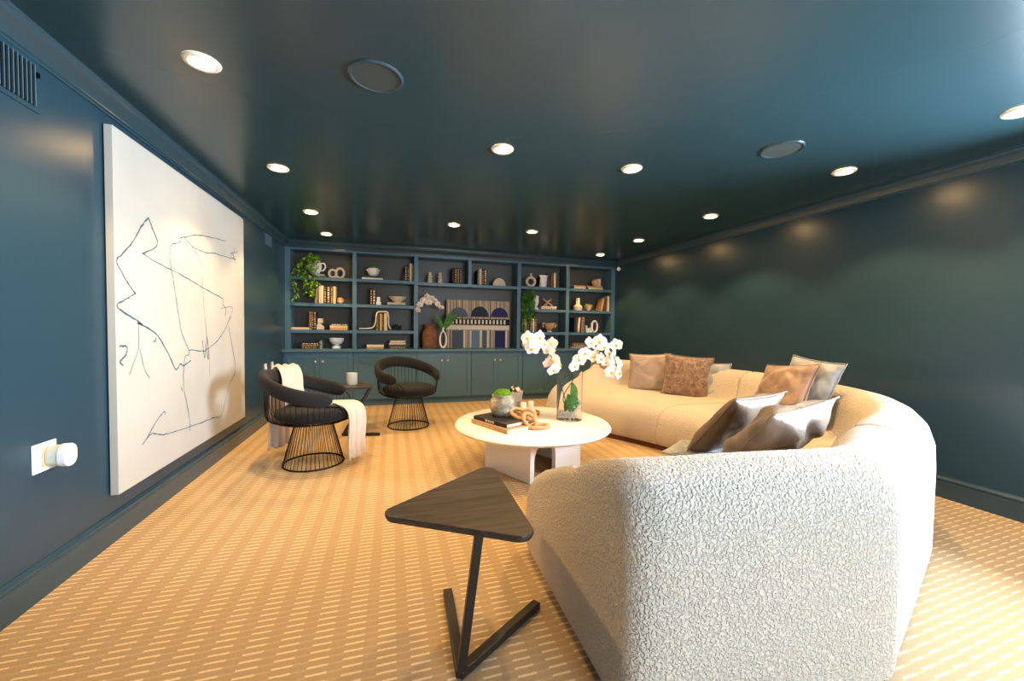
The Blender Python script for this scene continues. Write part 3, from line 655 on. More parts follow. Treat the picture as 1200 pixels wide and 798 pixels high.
vbooks('on right column third shelf', R3, [(674, 676.5, 372.5, 'navy', None), (677.3, 679.8, 372, 'cream', None, 1.2), (682, 685.5, 371.8, 'mauve', 'brown')])
t = put(thing('castle_sculpture', 'small white stepped sculpture beside books, right column', 'sculpture'), 690.3, 6.60, R3)
MB().box(-.06, .065, -.025, .025, 0, .05).build('base_block', M_wcer, t, bevel=.004)
for x, h in ((-.045, .13), (-.01, .08), (.03, .09)): MB().box(x-.014, x+.014, -.02, .02, .05, h).build('tower', M_wcer, t, bevel=.005)
t = put(thing('oval_ring_sculpture', 'white oval ring sculpture on the third shelf, right column', 'sculpture'), 697.3, 6.60, R3)
ringobj(t, 'ring', 0, .068, .115, .026, .045, M_wcer)
hbooks('on right column countertop', R4, [(669.5, 686, .03, 'brown', 'white'), (672, 688, .032, 'black', 'white'), (670.5, 687, .03, 'brown', 'gold')], yf=6.56)
t = put(MB().lathe([(.04, 0), (.07, .03), (.08, .08), (.07, .1), (.06, .09), (.0005, .03)], 22, cap=False).build('round_bowl', M_terra, None, 60), 696, 6.62, R4); tag(t, 'tan round bowl on the countertop behind the orchid flowers', 'bowl')

# ------------------------------------------------------------------ large painting
t = thing('abstract_painting', 'large square cream canvas with thin blue lines on the left wall', 'painting', (XL, 2.71, .268))
PW, PH = 1.985, 2.015
M_canvas = mat('primed_canvas', (182, 180, 172), .85, bump=(300, .15, .001), var=((170, 166, 156), 1.6, (1, 1, 1), .35, .8))
MB().box(.008, .046, 0, PW, 0, PH).build('canvas', M_canvas, t, bevel=.002)
MB().box(0, .008, .02, PW-.02, .02, PH-.02).build('stretcher_gap_shade', M_dark, t)  # stretcher coloured near-black to paint the shadow gap behind the canvas
def C4(pts): return [(120+x/3.322, 140+y/3.322) for x, y in pts]
def C5(pts): return [(120+x/3.628, 370+y/3.628) for x, y in pts]
strokes = [(C4([(178,382),(150,420),(115,480),(80,520),(55,550),(75,595),(110,655),(130,677)]), 1.3), (C4([(178,382),(195,425),(214,480),(195,505),(155,522)]), 1.2),
  (C4([(155,522),(235,570),(320,612),(400,660),(455,690),(470,700),(468,720),(480,735),(478,765)]), .9), (C4([(130,677),(95,698),(55,724),(100,762),(155,797)])+C5([(150,32),(215,65),(245,100),(280,160),(312,228),(330,205),(345,212),(375,190)]), 1.3),
  (C4([(308,450),(300,478),(268,490),(262,540),(275,620),(290,720),(302,797)])+C5([(340,80),(370,160),(350,180),(345,300),(368,420),(372,490)]), .8), (C4([(300,462),(360,450),(420,458),(480,473)]), .9),
  (C4([(315,455),(345,490),(375,508),(410,520),(440,522),(480,535),(518,545)]), 1.0), (C4([(345,490),(370,530),(385,568)]), .8), (C4([(515,497),(510,530),(520,560)]), .8), (C4([(498,522),(510,518),(526,516)]), .7), (C4([(500,535),(505,520),(512,545)]), .7),
  (C4([(388,615),(393,700),(402,797)])+C5([(445,100),(455,180),(455,258)]), .5), (C4([(462,735),(505,730),(500,765),(485,797)]), .7), (C5([(545,0),(520,60),(485,110),(450,138),(430,150),(368,145)]), .9),
  (C5([(535,40),(550,120),(565,230),(540,290),(520,370),(505,425),(470,435),(410,458),(320,488),(260,505),(215,500),(190,520),(170,548)]), .9), (C5([(190,520),(225,455),(262,408),(266,422)]), .9),
  (C5([(70,132),(102,130),(100,165),(75,195),(90,213)]), 1.2), (C5([(148,0),(155,80),(150,150),(115,250)]), .6), (C5([(158,140),(180,230),(202,265)]), .6), (C5([(425,105),(435,180),(445,90),(450,185),(438,120)]), .9), (C5([(335,305),(340,320)]), .9), (C5([(215,108),(228,108),(226,95)]), 1)]
for pts, wd in strokes:
    q = [at(x, y, 0, -1.4395) for x, y in pts]; q = [Vector((v.y, v.z, 0)) for v in q]
    c = crv(q, 6); c = [v+Vector((random.uniform(-.003, .003), random.uniform(-.003, .003), 0)) for v in c]
    r = .0042*wd; vs = []
    for i, v in enumerate(c):
        tt = (c[min(i+1, len(c)-1)]-c[max(i-1, 0)]).normalized(); nv = Vector((-tt.y, tt.x, 0))*r*random.uniform(.5, 1.2)
        for s in (-1, 1): vs.append((.0472, v.x+nv.x*s-2.71, v.y+nv.y*s-.268))
    MB().add(vs, [(i*2, i*2+1, i*2+3, i*2+2) for i in range(len(c)-1)]).build('painted_line', M_line, t)

# ------------------------------------------------------------------ sofa
OC = crv([(.68, .985), (1.2, .93), (1.60, .885), (1.67, .895), (1.78, .94), (2.3, 1.15), (2.9, 1.42), (3.38, 1.80), (3.72, 2.4), (3.86, 3.05), (3.82, 3.65), (3.55, 4.45), (3.12, 5.35)], 10)
FC = crv([(.70, 2.08), (1.2, 2.12), (1.6, 2.16), (1.95, 2.25), (1.97, 2.26), (2.0, 2.27), (2.28, 2.42), (2.52, 2.66), (2.64, 2.92), (2.62, 3.22), (2.46, 3.62), (2.2, 4.1), (1.86, 4.72)], 10)
OC = [Vector((p[0], p[1], 0)) for p in [tuple(q) + (0,) if len(q) == 2 else tuple(q) for q in OC]]
FC = [Vector((p[0], p[1], 0)) for p in [tuple(q) + (0,) if len(q) == 2 else tuple(q) for q in FC]]
NS = len(OC)
BZ = .8
def prof(L, e):
    seat = [(.012, .035), (.0, .10), (0, .3), (0, .5), (.006, .62), (.03, .70), (.075, .752), (.135, .785), (.2, .785), (.26, .762), (.305, .72), (.33, .62), (.345, .53), (.375, .47), (.45, .452), (.6, .458), (L-.38, .458), (L-.22, .45), (L-.12, .425), (L-.05, .37), (L-.012, .29), (L, .2), (L-.006, .11), (L-.035, .055)]
    end = [(.012, .035), (.0, .10), (0, .3), (0, .5), (.006, .62), (.03, .70), (.075, .748), (.135, .778), (.2, .776), (.26, .764), (.32, .747), (.38, .735), (.44, .70), (.5, .665), (.57, .65), (.66, .615), (L-.33, .56), (L-.22, .51), (L-.12, .45), (L-.05, .375), (L-.012, .29), (L, .2), (L-.006, .11), (L-.035, .055)]
    return [(a[0]*(1-e)+b[0]*e, a[1]*(1-e)+b[1]*e) for a, b in zip(seat, end)]
arc = [0]
for i in range(1, NS): arc.append(arc[-1]+((OC[i]+FC[i])/2-(OC[i-1]+FC[i-1])/2).length)
def lerp_st(s):
    for i in range(1, NS):
        if arc[i] >= s or i == NS-1:
            u = (s-arc[i-1])/(arc[i]-arc[i-1]); return OC[i-1].lerp(OC[i], u), FC[i-1].lerp(FC[i], u)
def section(s0, s1, name, t, round0, round1):
    ss = []
    for k, d in enumerate((0, .008, .022, .045, .08)): ss.append((s0+d*round0/.08, (1, .62, .28, .07, 0)[k]*.055*round0/.08))
    n = int((s1-s0)/.06)
    for k in range(1, n): ss.append((s0+round0+(s1-s0-round0-round1)*k/n, 0))
    for k, d in enumerate((.08, .045, .022, .008, 0)): ss.append((s1-d*round1/.08, (0, .07, .28, .62, 1)[k]*.055*round1/.08))
    vs = []; m = None
    for s, ins in ss:
        O, Fp = lerp_st(max(0, min(arc[-1], s))); L = (Fp-O).length; dv = (Fp-O)/L
        dist = min(s, arc[-1]-s); e = max(0, 1-dist/.42); e = e*e*(3-2*e)
        pr = prof(L, e); m = len(pr); cx = sum(p[0] for p in pr)/m; 
        for k, (d, z) in enumerate(pr):
            nx = pr[min(k+1, m-1)][0]-pr[max(k-1, 0)][0]; nz = pr[min(k+1, m-1)][1]-pr[max(k-1, 0)][1]; ln = math.hypot(nx, nz)
            if 0 < k < m-1: d += nz/ln*ins; z -= nx/ln*ins
            else: d += (ins if k == 0 else -ins)
            p = O+dv*d; vs.append((p.x, p.y, z))
    N = len(ss); fs = [(i*m+k, i*m+(k+1) % m, (i+1)*m+(k+1) % m, (i+1)*m+k) for i in range(N-1) for k in range(m)]
    fs += [tuple(range(m))[::-1], tuple((N-1)*m+k for k in range(m))]
    return MB().add(vs, fs).build(name, M_bcl, t, 50)
sofa = thing('sectional_sofa', 'curved cream boucle sectional sofa along the right wall', 'sofa')
def s_of(i): return arc[i]
sA, sB = s_of(49), s_of(95)
section(0, sA, 'sofa_section', sofa, .10, .03); section(sA, sB, 'sofa_section', sofa, .03, .03); section(sB, arc[-1], 'sofa_section', sofa, .03, .10)
pl = MB(); vs = []; cnt = 0
for i in range(0, NS, 2):
    O, Fp = OC[i], FC[i]; d = (Fp-O).normalized(); s = .08 if 0 < i < NS-1 else .1
    tdir = Vector((0, 0, 0))
    if i == 0: tdir = (OC[1]-OC[0]).normalized()*.09
    if i >= NS-1: tdir = (OC[-2]-OC[-1]).normalized()*.09
    a, b = O+d*.08+tdir, Fp-d*.05+tdir
    vs += [(a.x, a.y, 0), (b.x, b.y, 0), (b.x, b.y, .058), (a.x, a.y, .058)]; cnt += 1
fs = [(i*4+k, i*4+(k+1) % 4, (i+1)*4+(k+1) % 4, (i+1)*4+k) for i in range(cnt-1) for k in range(4)]+[(0, 1, 2, 3), ((cnt-1)*4+3, (cnt-1)*4+2, (cnt-1)*4+1, (cnt-1)*4)]
MB().add(vs, fs).build('plinth', M_plinth, sofa)

# ------------------------------------------------------------------ pillows
def pillow(lab, w, h, th, m, center, nrm, roll=0, seed=0, wr=.006):
    """square cushion; nrm = direction its face looks, roll = turn about nrm (rad)"""
    rnd = random.Random(seed); n = 22; vs = []; ph = [rnd.uniform(0, 6.28) for _ in range(8)]
    for side in (1, -1):
        for j in range(n+1):
            for i in range(n+1):
                u = 2*i/n-1; v = 2*j/n-1; eu, ev = 1-abs(u)**2.6, 1-abs(v)**2.6
                k = (max(0, eu)*max(0, ev))**.5
                x = w/2*u*(1-.075*(1-v*v)); z = h/2*v*(1-.075*(1-u*u))
                y = th/2*k + wr*(math.sin(u*7+v*4+ph[0])+math.sin(v*9-u*5+ph[1])*.7+math.sin((abs(u)+abs(v))*13+ph[2])*.5)*min(1, k*1.6)
                vs.append((x, side*(y if 0 < i < n and 0 < j < n else 0), z))
    q = (n+1)**2; fs = []
    for j in range(n):
        for i in range(n):
            a = j*(n+1)+i; fs.append((a, a+1, a+n+2, a+n+1)); fs.append((q+a, q+a+n+1, q+a+n+2, q+a+1))
    mb = MB().add(vs, fs); o = mb.build('throw_pillow', m, None, 0)
    me = o.data; bm = bmesh.new(); bm.from_mesh(me); bmesh.ops.remove_doubles(bm, verts=bm.verts, dist=1e-5); bmesh.ops.recalc_face_normals(bm, faces=bm.faces); bm.to_mesh(me); bm.free()
    for p in me.polygons: p.use_smooth = True
    s = o.modifiers.new('sub', 'SUBSURF'); s.levels = 1; s.render_levels = 1
    nv = Vector(nrm).normalized(); up = Vector((0, 0, 1)); xx = up.cross(nv).normalized()*-1; zv = xx.cross(-nv)*1
    zv = nv.cross(xx)*-1 if (nv.cross(xx)).z < 0 else nv.cross(xx)
    R = Matrix((xx, zv.cross(xx), zv)).transposed().to_4x4() @ Matrix.Rotation(roll, 4, 'Y')
    R.translation = Vector(center); o.matrix_world = R
    tag(o, lab, 'pillow', 'throw pillows on the sofa')
    # piped seam
    pts = []
    for i in range(n+1): pts.append((2*i/n-1, -1))
    for i in range(1, n+1): pts.append((1, 2*i/n-1))
    for i in range(1, n+1): pts.append((1-2*i/n, 1))
    for i in range(1, n): pts.append((-1, 1-2*i/n))
    MB().tube([(w/2*u*(1-.075*(1-v*v)), 0, h/2*v*(1-.075*(1-u*u))) for u, v in pts], .004, 6, closed=True).build('piping', m, o, 0)
    return o
pillow('brown leather pillow at the far end of the sofa behind the orchid', .42, .40, .14, M_leather, (2.90, 5.06, .635), (-.75, -.62, .25), 0, 1)
pillow('smooth taupe satin pillow with peaked corners, left of the brown hide one', .52, .50, .15, M_mauve, (3.17, 4.38, .67), (-.72, -.66, .3), .05, 2, .003)
pillow('mottled brown hide pillow standing right of the satin one', .54, .52, .14, M_hide, (3.33, 3.88, .67), (-.68, -.72, .28), -.06, 3, .002)
pillow('blue-grey pillow almost hidden behind the mottled brown hide one', .46, .44, .10, M_bluegrey, (3.50, 3.74, .64), (-.85, -.5, .3), .0, 4)
pillow('bronze velvet pillow in front of the blue-grey one at the sofa corner', .50, .48, .16, M_velvet, (3.10, 2.50, .74), (-.78, .1, .45), .12, 5)
pillow('blue-grey velvet pillow behind the bronze one at the sofa corner', .48, .48, .14, M_bluegrey, (3.24, 2.40, .775), (-.85, .1, .3), -.08, 6)
pillow('grey-brown velvet pillow leaning left, behind the big taupe one', .56, .52, .16, M_dusk, (1.98, 1.90, .655), (-.2, .76, .62), .0, 7, .005)
pillow('largest crumpled taupe satin pillow, nearest the camera', .60, .54, .2, M_satin, (1.88, 1.565, .66), (-.2, .76, .62), -.08, 8, .014)
pillow('grey pillow lying flat on the near sofa seat', .36, .34, .07, M_bluegrey, (1.82, 1.98, .482), (-.05, .0, 1), .5, 9)

# ------------------------------------------------------------------ coffee table
tcx, tcy, TZ = 1.2, 3.31, .395
t = thing('coffee_table', 'round white marble coffee table on arched panel base', 'table', (tcx, tcy, 0))
MB().lathe([(.0005, TZ-.042), (.655, TZ-.042), (.672, TZ-.036), (.682, TZ-.021), (.672, TZ-.006), (.655, TZ), (.0005, TZ)], 72, cap=False).build('tabletop', M_marble, t, 40)
def arch_panel(w, h, a0, a1, ah, th):
    """panel in XZ from x=0..w with an arch opening a0..a1 of height ah, thickness th in +Y"""
    r = (a1-a0)/2; cx = (a0+a1)/2; n = 10; zc = ah-r
    arcp = [(cx+r*math.cos(PI-PI*k/n), zc+r*math.sin(PI-PI*k/n)) for k in range(n+1)]
    mb = MB(); mb.box(0, a0, 0, th, 0, h); mb.box(a1, w, 0, th, 0, h)
    for k in range(n):
        (xa, za), (xb, zb) = arcp[k], arcp[k+1]
        vs = [(xa, 0, za), (xb, 0, zb), (xb, 0, h), (xa, 0, h), (xa, th, za), (xb, th, zb), (xb, th, h), (xa, th, h)]
        mb.add(vs, [(0, 1, 2, 3), (7, 6, 5, 4), (0, 4, 5, 1), (3, 2, 6, 7)])
    mb.box(a0, a0+.0001, 0, th, 0, zc)
    return mb
A, B, Cc, Dd = Vector((.79, 3.39)), Vector((1.04, 2.90)), Vector((1.61, 3.18)), Vector((1.36, 3.67))
def place_panel(mb, p, q):
    a = math.atan2(q.y-p.y, q.x-p.x); mb.xf(Matrix.Translation((p.x-tcx, p.y-tcy, 0)) @ Matrix.Rotation(a, 4, 'Z')); return mb.build('base_panel', M_plast, t, bevel=.003)
hp = TZ-.042
place_panel(MB().box(0, .55, 0, .04, 0, hp), A, B)
place_panel(arch_panel(.635, hp, .045, .30, .30, .04), B, Cc)
place_panel(MB().box(0, .55, 0, .04, 0, hp), Cc, Dd)
place_panel(arch_panel(.635, hp, .33, .59, .30, .04), Dd, A)

# things on the coffee table
def obox(mb, L, W, z0, z1): return mb.box(-L/2, L/2, -W/2, W/2, z0, z1)
bk = Vector((.835, 3.20))
ang = math.atan2(2.925-3.369, .854-.655)
def tbook(name, lab, L, W, h, z, m, loc, rz, word=None):
    t = thing(name, lab, 'book', (loc[0]-.01, loc[1]-.035, z), rz, 'books on the coffee table')
    e = .003; c = MB(); c.box(-L/2, L/2, -W/2, W/2, 0, e); c.box(-L/2, L/2, -W/2, W/2, h-e, h); c.box(-L/2, L/2, -W/2, -W/2+e, e, h-e); c.build('cover', m, t, bevel=.001)
    MB().box(-L/2+.004, L/2-.004, -W/2+e, W/2-.004, e, h-e).build('pages', M_pages, t)
    if word:
        cu = bpy.data.curves.new('title', 'FONT'); cu.body = word[0]; cu.size = word[1]; cu.align_x = 'CENTER'; cu.align_y = 'CENTER'; cu.extrude = .0003; cu.offset = word[3]
        to = bpy.data.objects.new('title', cu); COL.objects.link(to)
        dg = bpy.context.evaluated_depsgraph_get(); me = bpy.data.meshes.new_from_object(to.evaluated_get(dg)); bpy.data.objects.remove(to)
        me.materials.clear(); me.materials.append(word[2]); o = bpy.data.objects.new('title', me); COL.objects.link(o); o.parent = t
        o.location = (0, -W/2-.0006, h/2); o.rotation_euler = (PI/2, 0, 0)
    return t
bt = tbook('book', 'thick tan book, lower of two under the mossy pot', .48, .25, .034, TZ, BM['tan'], (.885, 3.235), ang)
# its spine print is too small to read in the photo: short pale strokes
bd = MB(); x = -.16
for w_ in (.012, .009, .014, .008, .012, 0, .010, .012, .008, .011, .009, 0, .012, .010, .013, .009): 
    if w_: bd.box(x, x+w_*.75, -.1256, -.125, .011, .021)
    x += w_+.004 if w_ else .02
bd.build('spine_print', BM['cream'], bt)
tbook('book', 'black book with white word on spine under the mossy pot', .43, .25, .03, TZ+.034, BM['black'], (.90, 3.27), ang+.03, ('W O O D', .026, BM['white'], .0012))
z = TZ+.064
t = thing('moss_pot', 'weathered grey pot of bright green moss on the coffee table books', 'plant', (.925, 3.32, z))
MB().lathe([(.07, 0), (.082, .006), (.104, .05), (.11, .10), (.104, .135), (.09, .155), (.088, .165), (.096, .175), (.094, .183), (.08, .183), (.075, .16), (.0005, .15)], 36, cap=False).build('pot', M_glaze, t, 60)
MB().ball((0, 0, .178), .082, 24, (1, 1, .66)).build('moss', M_moss, t, 0)
t = thing('concrete_pot', 'tall tapered grey concrete pot behind the candles', 'pot', (1.145, 3.74, TZ))
MB().lathe([(.07, 0), (.075, .005), (.1, .18), (.102, .205), (.092, .205), (.086, .17), (.0005, .16)], 32, cap=False).build('pot', M_conc, t, 60)
o = MB().ball((0, 0, 0), .054, 20).build('decorative_ball', M_black_white, None, 0); o.location = (1.165, 3.73, TZ+.205); tag(o, 'black and cream patchwork ball resting in the concrete pot', 'ball')
t = thing('wooden_tray', 'round shallow wooden tray holding two candles', 'tray', (1.255, 3.58, TZ))
MB().lathe([(.0005, 0), (.10, 0), (.115, .03), (.108, .032), (.096, .008), (.0005, .008)], 36, cap=False).build('tray', M_tray, t, 50)
for x, y, l in ((1.20, 3.56, 'left'), (1.29, 3.60, 'right')):
    t = thing('pillar_candle', f'{l} of two white pillar candles in low white holders', 'candle', (x, y, TZ+.008), 0, 'white candles on the tray')
    MB().lathe([(.046, 0), (.048, .012), (.044, .022), (.034, .03), (.03, .034)], 24).build('holder', M_wcer, t, 60)
    MB().lathe([(.027, 0), (.027, .075), (.024, .08), (.006, .078)], 20, 0, 0, .034).build('wax', M_candle, t, 60); MB().tube([(0, 0, .11), (.001, 0, .122)], .0012, 5).build('wick', M_black, t)
t = thing('wooden_chain', 'carved pale wooden chain with thick links by the books', 'ornament', (1.045, 3.15, TZ))
def link_(pos, rx, ry, rot, r=.017):
    pts = [(rx*math.cos(2*PI*k/20), ry*math.sin(2*PI*k/20), 0) for k in range(20)]
    mb = MB().tube(pts, r, 8, closed=True); e = Matrix.Translation(pos) @ rot
    return mb.xf(e).build('link', M_wood, t, 0)
RX = lambda a: Matrix.Rotation(a, 4, 'X'); RY = lambda a: Matrix.Rotation(a, 4, 'Y'); RZ = lambda a: Matrix.Rotation(a, 4, 'Z')
link_(Vector((-.0, .05, .095)), .085, .05, RZ(-.6) @ RY(.35) @ RX(.5))
link_(Vector((.06, -.0, .085)), .075, .048, RZ(-1.2) @ RX(1.2) @ RY(.1))
link_(Vector((.045, -.08, .065)), .07, .048, RZ(-.9) @ RY(.85) @ RX(.4))
link_(Vector((.12, -.10, .018)), .085, .05, RZ(.1) @ RX(.0))

# glass vase with orchids
vx, vy = 1.552, 3.30
t = thing('glass_vase', 'tall clear glass cylinder vase on the coffee table', 'vase', (vx, vy, TZ+.0005)); VH = .435
MB().lathe([(.0005, 0), (.113, 0), (.116, .004), (.116, VH), (.1125, VH), (.1125, .012), (.0005, .012)], 48, cap=False).build('cylinder', M_glass, t, 40)
gm = MB()
for k in range(230):
    a = random.uniform(0, 6.28); r = .098*math.sqrt(random.random()); h = .02+random.uniform(0, .09)*(.6+1.2*(math.cos(a) > .1))
    gm.ball((r*math.cos(a), r*math.sin(a), h), random.uniform(.008, .014), 6, (1, 1, .7))
o = stuff(gm.build('gravel', M_gravel, None, 0)); o.location = (vx, vy, TZ+.012); tag(o, 'white gravel filling the bottom of the glass vase', 'gravel')
def orchid(lab, base, stem, flowers, leaves, s, facing):
    t = thing('orchid', lab, 'plant', base); bb = Vector(base)
    MB().tube([Vector(q)-bb for q in crv(stem, 8)], .0045, 6).build('stem', M_stem, t, 0)
    orchid_flowers(t, [Vector(f)-bb for f in flowers], s, facing)
    for p0, p1, w, dr in leaves: broad_leaf(t, Vector(p0)-bb, Vector(p1)-bb, w, dr, up=Vector((.3, -1, .35)).normalized())
    return t
Y0 = 3.3
q = lambda px, py, y=Y0: tuple(at(px, py, 1, y))
orchid('white orchid spray arching left from the glass vase', (vx-.02, vy, TZ+.06), [(vx-.02, vy, TZ+.06), q(663, 470), q(657, 450, 3.3), q(651, 430, 3.28), q(644, 414, 3.25), q(633, 401, 3.22), q(619, 398, 3.2)],
       [q(619, 396, 3.15), q(627, 402, 3.17), q(632, 395, 3.22), q(637, 403, 3.2), q(624, 408, 3.15), q(647, 402, 3.26), q(643, 410, 3.2), q(648, 421, 3.25), q(655, 427, 3.25), q(649, 433, 3.2), q(644, 425, 3.3), q(621, 404, 3.25)],
       [((vx-.02, vy-.03, TZ+.10), (vx-.05, vy-.055, TZ+.24), .045, .01), ((vx, vy-.03, TZ+.08), (vx+.02, vy-.06, TZ+.23), .05, .01), ((vx-.05, vy-.02, TZ+.08), (vx-.07, vy-.04, TZ+.18), .028, .01)], 1.35, Vector((-.25, -1, .0)))
orchid('white orchid spray arching right from the glass vase', (vx+.02, vy+.01, TZ+.06), [(vx+.02, vy+.01, TZ+.06), q(660, 466), q(672, 444, 3.32), q(681, 425, 3.32), q(687, 412, 3.3), q(698, 402, 3.28), q(710, 404, 3.25), q(720, 420, 3.22), q(725, 438, 3.2)],
       [q(673, 429, 3.22), q(679, 421, 3.26), q(686, 414, 3.24), q(684, 422, 3.3), q(692, 402, 3.22), q(700, 410, 3.3), q(703, 399, 3.25), q(709, 406, 3.18), q(713, 414, 3.22), q(704, 420, 3.22), q(711, 424, 3.28), q(719, 416, 3.2), q(722, 426, 3.25), q(716, 436, 3.2), q(725, 437, 3.2), q(722, 404, 3.3), q(696, 418, 3.34)],
       [((vx+.03, vy-.01, TZ+.14), (vx-.01, vy-.05, TZ+.34), .052, .015), ((vx+.02, vy+.0, TZ+.22), (vx+.0, vy-.05, TZ+.30), .04, .01)], 1.35, Vector((-.2, -1, .0)))

# ------------------------------------------------------------------ triangular side tables
def rtri(pts, r, n=6):
    out = []; m = len(pts)
    for i in range(m):
        p0, p1, p2 = Vector(pts[i-1]), Vector(pts[i]), Vector(pts[(i+1) % m])
        a = (p0-p1).normalized(); b = (p2-p1).normalized(); ha = a.angle(b)/2; d = r/math.tan(ha)
        c = p1+(a+b).normalized()*r/math.sin(ha); s = p1+a*d-c; e = p1+b*d-c
        a0 = math.atan2(s.y, s.x); a1 = math.atan2(e.y, e.x); da = (a1-a0+PI) % (2*PI)-PI
        for k in range(n+1): out.append((c.x+r*math.cos(a0+da*k/n), c.y+r*math.sin(a0+da*k/n)))
    return out
def beam(mb, p, q, w, h):
    p, q = Vector(p), Vector(q); d = (q-p).normalized(); s = d.cross(Vector((0, 0, 1)))
    s = s.normalized() if s.length > .05 else Vector((1, 0, 0)); u = s.cross(d)
    vs = [tuple(c+s*a*w/2+u*b*h/2) for c in (p, q) for a, b in ((-1, -1), (1, -1), (1, 1), (-1, 1))]
    return mb.add(vs, [(0, 1, 2, 3), (7, 6, 5, 4), (0, 4, 5, 1), (1, 5, 6, 2), (2, 6, 7, 3), (3, 7, 4, 0)])
def tri_table(lab, base, tri, feet, stemtop, loc=None, zt=.55):
    bb = Vector((base[0], base[1], 0)); t = thing('side_table', lab, 'side table', bb, 0, 'triangular dark wood side tables')
    T = rtri([(x-bb.x, y-bb.y) for x, y in tri], .045)
    n = len(T); mb = MB(); cx = sum(p[0] for p in T)/n; cy = sum(p[1] for p in T)/n
    T2 = [(cx+(x-cx)*.975, cy+(y-cy)*.975) for x, y in T]
    vs = [(x, y, zt-.026) for x, y in T2]+[(x, y, zt-.010) for x, y in T]+[(x, y, zt) for x, y in T]
    mb.add(vs, [tuple(range(n))[::-1], tuple(range(2*n, 3*n))]+[(r*n+k, r*n+(k+1) % n, (r+1)*n+(k+1) % n, (r+1)*n+k) for r in range(2) for k in range(n)])
    mb.build('tabletop', M_oak, t, bevel=.003)
    st = MB(); beam(st, (0, 0, .02), (stemtop[0]-bb.x, stemtop[1]-bb.y, zt-.024), .034, .03); st.build('stem', M_oakleg, t, bevel=.003)
    for fx, fy in feet:
        d = Vector((fx-bb.x, fy-bb.y)); dn = d.normalized(); m = MB(); beam(m, (-dn.x*.012, -dn.y*.012, .018), (d.x, d.y, .015), .04, .03); m.build('foot', M_oakleg, t, bevel=.006)
    return t
tri_table('foreground triangular dark oak side table beside the sofa end', (.237, 1.345), [(-.055, 1.485), (.478, 1.905), (.458, 1.165)], [(.25, 1.79), (.615, 1.60)], (.297, 1.34))
tri_table('triangular dark side table between the two black armchairs', (-.50, 4.72), [(-.18, 4.69), (-.66, 4.58), (-.42, 5.24)], [(-.12, 4.64), (-.30, 5.02)], (-.22, 4.80))
t = thing('jar_candle', 'pale glass jar candle on the far side table', 'candle', (-.43, 4.87, .55))
MB().lathe([(.0005, 0), (.056, 0), (.06, .008), (.06, .13), (.055, .13), (.053, .012), (.0005, .012)], 28, cap=False).build('glass', M_frost, t, 50)
MB().lathe([(.0005, .013), (.052, .013), (.052, .09), (.0005, .09)], 24, cap=False).build('wax', M_candle, t, 50)

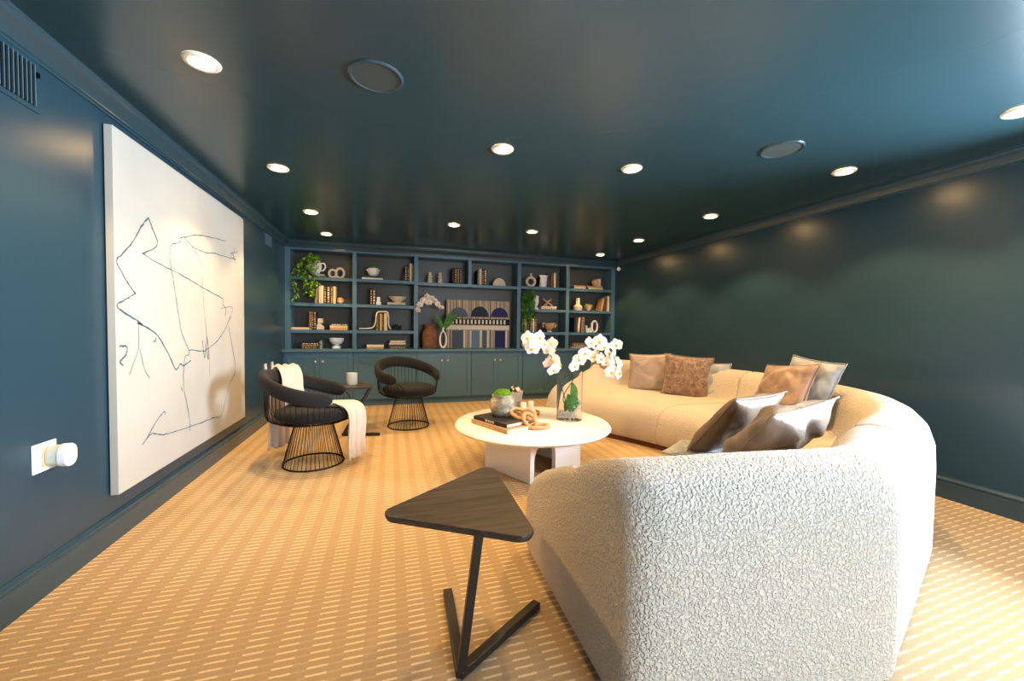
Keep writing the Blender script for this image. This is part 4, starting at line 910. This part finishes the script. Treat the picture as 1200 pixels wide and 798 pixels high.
# ------------------------------------------------------------------ wire armchairs
def sm(x): x = max(0, min(1, x)); return x*x*(3-2*x)
def armchair(lab, loc, face):
    t = thing('wire_armchair', lab, 'armchair', loc, face, 'black wire armchairs')   # local +X = front
    BRr, WR, WZ = .245, .15, .365
    SPAN = 2.22        # half-span of the back band, measured from the back (-X)
    def bz(a):         # height of band centre at angle a from the back
        return .60+.165*sm(1-abs(a)/SPAN*1.0)
    def br(a): return .355+.02*math.cos(a)
    band = []
    n = 44; mlt = 12; vs = []; fs = []
    for i in range(n+1):
        a = -SPAN+2*SPAN*i/n; A2 = PI+a; ek = min(i, n-i); sc_ = (.35, .72, .9, .98)[ek] if ek < 4 else 1
        r, z = br(a), bz(a); rad = Vector((math.cos(A2), math.sin(A2), 0)); tz = Vector((0, 0, 1)); lean = .25*sm(1-abs(a)/SPAN)
        for k in range(mlt):
            b = 2*PI*k/mlt; cb, sb = math.cos(b), math.sin(b)
            hh = .066*(abs(sb)**.8)*(1 if sb > 0 else -1)*sc_; tt = .036*(abs(cb)**.8)*(1 if cb > 0 else -1)*sc_
            p = rad*(r+tt+lean*hh)+tz*(z+hh); vs.append(tuple(p))
    fs = [(i*mlt+k, i*mlt+(k+1) % mlt, (i+1)*mlt+(k+1) % mlt, (i+1)*mlt+k) for i in range(n) for k in range(mlt)]+[tuple(range(mlt))[::-1], tuple(n*mlt+k for k in range(mlt))]
    MB().add(vs, fs).build('back_band', M_blackf, t, 60)
    MB().lathe([(.0005, .395), (.24, .395), (.295, .415), (.318, .45), (.305, .485), (.26, .503), (.0005, .51)], 40, .01, 0, 0, cap=False).build('seat_cushion', M_blackf, t, 60)
    MB().tube([(BRr*math.cos(2*PI*k/40), BRr*math.sin(2*PI*k/40), .008) for k in range(40)], .007, 8, closed=True).build('base_ring', M_black, t, 0)
    MB().tube([(WR*math.cos(2*PI*k/32), WR*math.sin(2*PI*k/32), WZ) for k in range(32)], .006, 8, closed=True).build('waist_ring', M_black, t, 0)
    NB = 44
    w0 = MB().tube([(BRr, 0, .008), (.19, 0, .22), (WR, 0, WZ), (.17, 0, .40)], .0028, 4).build('base_rod', M_black, t, 0)
    for k in range(1, NB):
        c = w0.copy(); COL.objects.link(c); c.rotation_euler = (0, 0, 2*PI*k/NB)
    fr = []
    NU = 52
    for k in range(NU):
        A2 = 2*PI*k/NU; a = (A2-PI+PI) % (2*PI)-PI if False else ((A2 % (2*PI))-PI)
        rad = Vector((math.cos(A2), math.sin(A2), 0))
        if abs(a) < SPAN: top = bz(a)-.045; rr = br(a)
        else:
            u = (abs(a)-SPAN)/(PI-SPAN); top = .405+(.555-.405)*(1-sm(u*1.6)); rr = .345-.02*sm(u*1.6)
        pts = [rad*.15+Vector((0, 0, .37)), rad*.24+Vector((0, 0, .378)), rad*.31+Vector((0, 0, .40))]
        if top > .43: pts += [rad*(rr-.008)+Vector((0, 0, .45)), rad*rr+Vector((0, 0, top))]
        MB().tube(crv(pts, 3), .0028, 4).build('shell_rod', M_black, t, 0)
    rim = []
    for i in range(25):
        u = -1+2*i/24; a = PI+(1-abs(u))*(-(PI-SPAN)) if False else None
        ang_ = u*(PI-SPAN); uu = 1-abs(u)    # ang_ measured from the front (+X)
        rr = .355-.02*sm(uu*1.6); zt = .405+(.575-.405)*(1-sm(uu*1.6)); rim.append((rr*math.cos(ang_), rr*math.sin(ang_), zt))
    MB().tube(rim, .0055, 8).build('front_rim', M_black, t, 0)
    return t
armchair('nearer black wire armchair with cream throw, by the left wall', (-.655, 3.86, 0), -.08)
armchair('farther black wire armchair in front of the base cabinets', (.205, 5.02, 0), -1.12)
# throw
def cloth(name, lab, path, wid, side, m, folds=3, amp=.02, seed=1):
    rnd = random.Random(seed); c = crv(path, 8); n = 22; vs = []; ph = [rnd.uniform(0, 6) for _ in range(4)]
    N = len(c)
    for i, p in enumerate(c):
        tdir = (c[min(i+1, N-1)]-c[max(i-1, 0)]).normalized(); s = Vector(side[0]).lerp(Vector(side[1]), i/(N-1)).normalized(); nn = tdir.cross(s).normalized()
        wv = wid[0]+(wid[1]-wid[0])*i/(N-1)
        fz = min(1, .25+1.2*abs(i/(N-1)-.5)*2)
        for k in range(n+1):
            u = k/n-.5
            vs.append(tuple(p+s*u*wv+nn*amp*fz*(math.sin(u*2*PI*folds+ph[0]+i*.04)+.4*math.sin(u*2*PI*folds*2.3+ph[1]))+Vector((0, 0, .012*math.sin(u*9+ph[2]) if i in (0, N-1) else 0))))
    fs = [(i*(n+1)+k, i*(n+1)+k+1, (i+1)*(n+1)+k+1, (i+1)*(n+1)+k) for i in range(N-1) for k in range(n)]
    o = MB().add(vs, fs).build(name, m, None, 0); s = o.modifiers.new('thick', 'SOLIDIFY'); s.thickness = .006; s.offset = 0
    return tag(o, lab, 'blanket')
cloth('throw_blanket', 'cream knitted throw draped over the nearer wire armchair', [(-1.02, 4.22, .06), (-1.01, 4.21, .3), (-1.0, 4.20, .6), (-.985, 4.18, .78), (-.95, 4.15, .838), (-.905, 4.10, .835), (-.865, 4.06, .75), (-.85, 4.03, .62), (-.79, 3.97, .545), (-.66, 3.88, .528), (-.5, 3.82, .53), (-.38, 3.79, .525), (-.315, 3.775, .48), (-.295, 3.77, .38), (-.30, 3.765, .2), (-.29, 3.75, .055)],
      (.21, .22), ((.7, .7, 0), (.55, .9, 0)), M_throw, 3, .016)
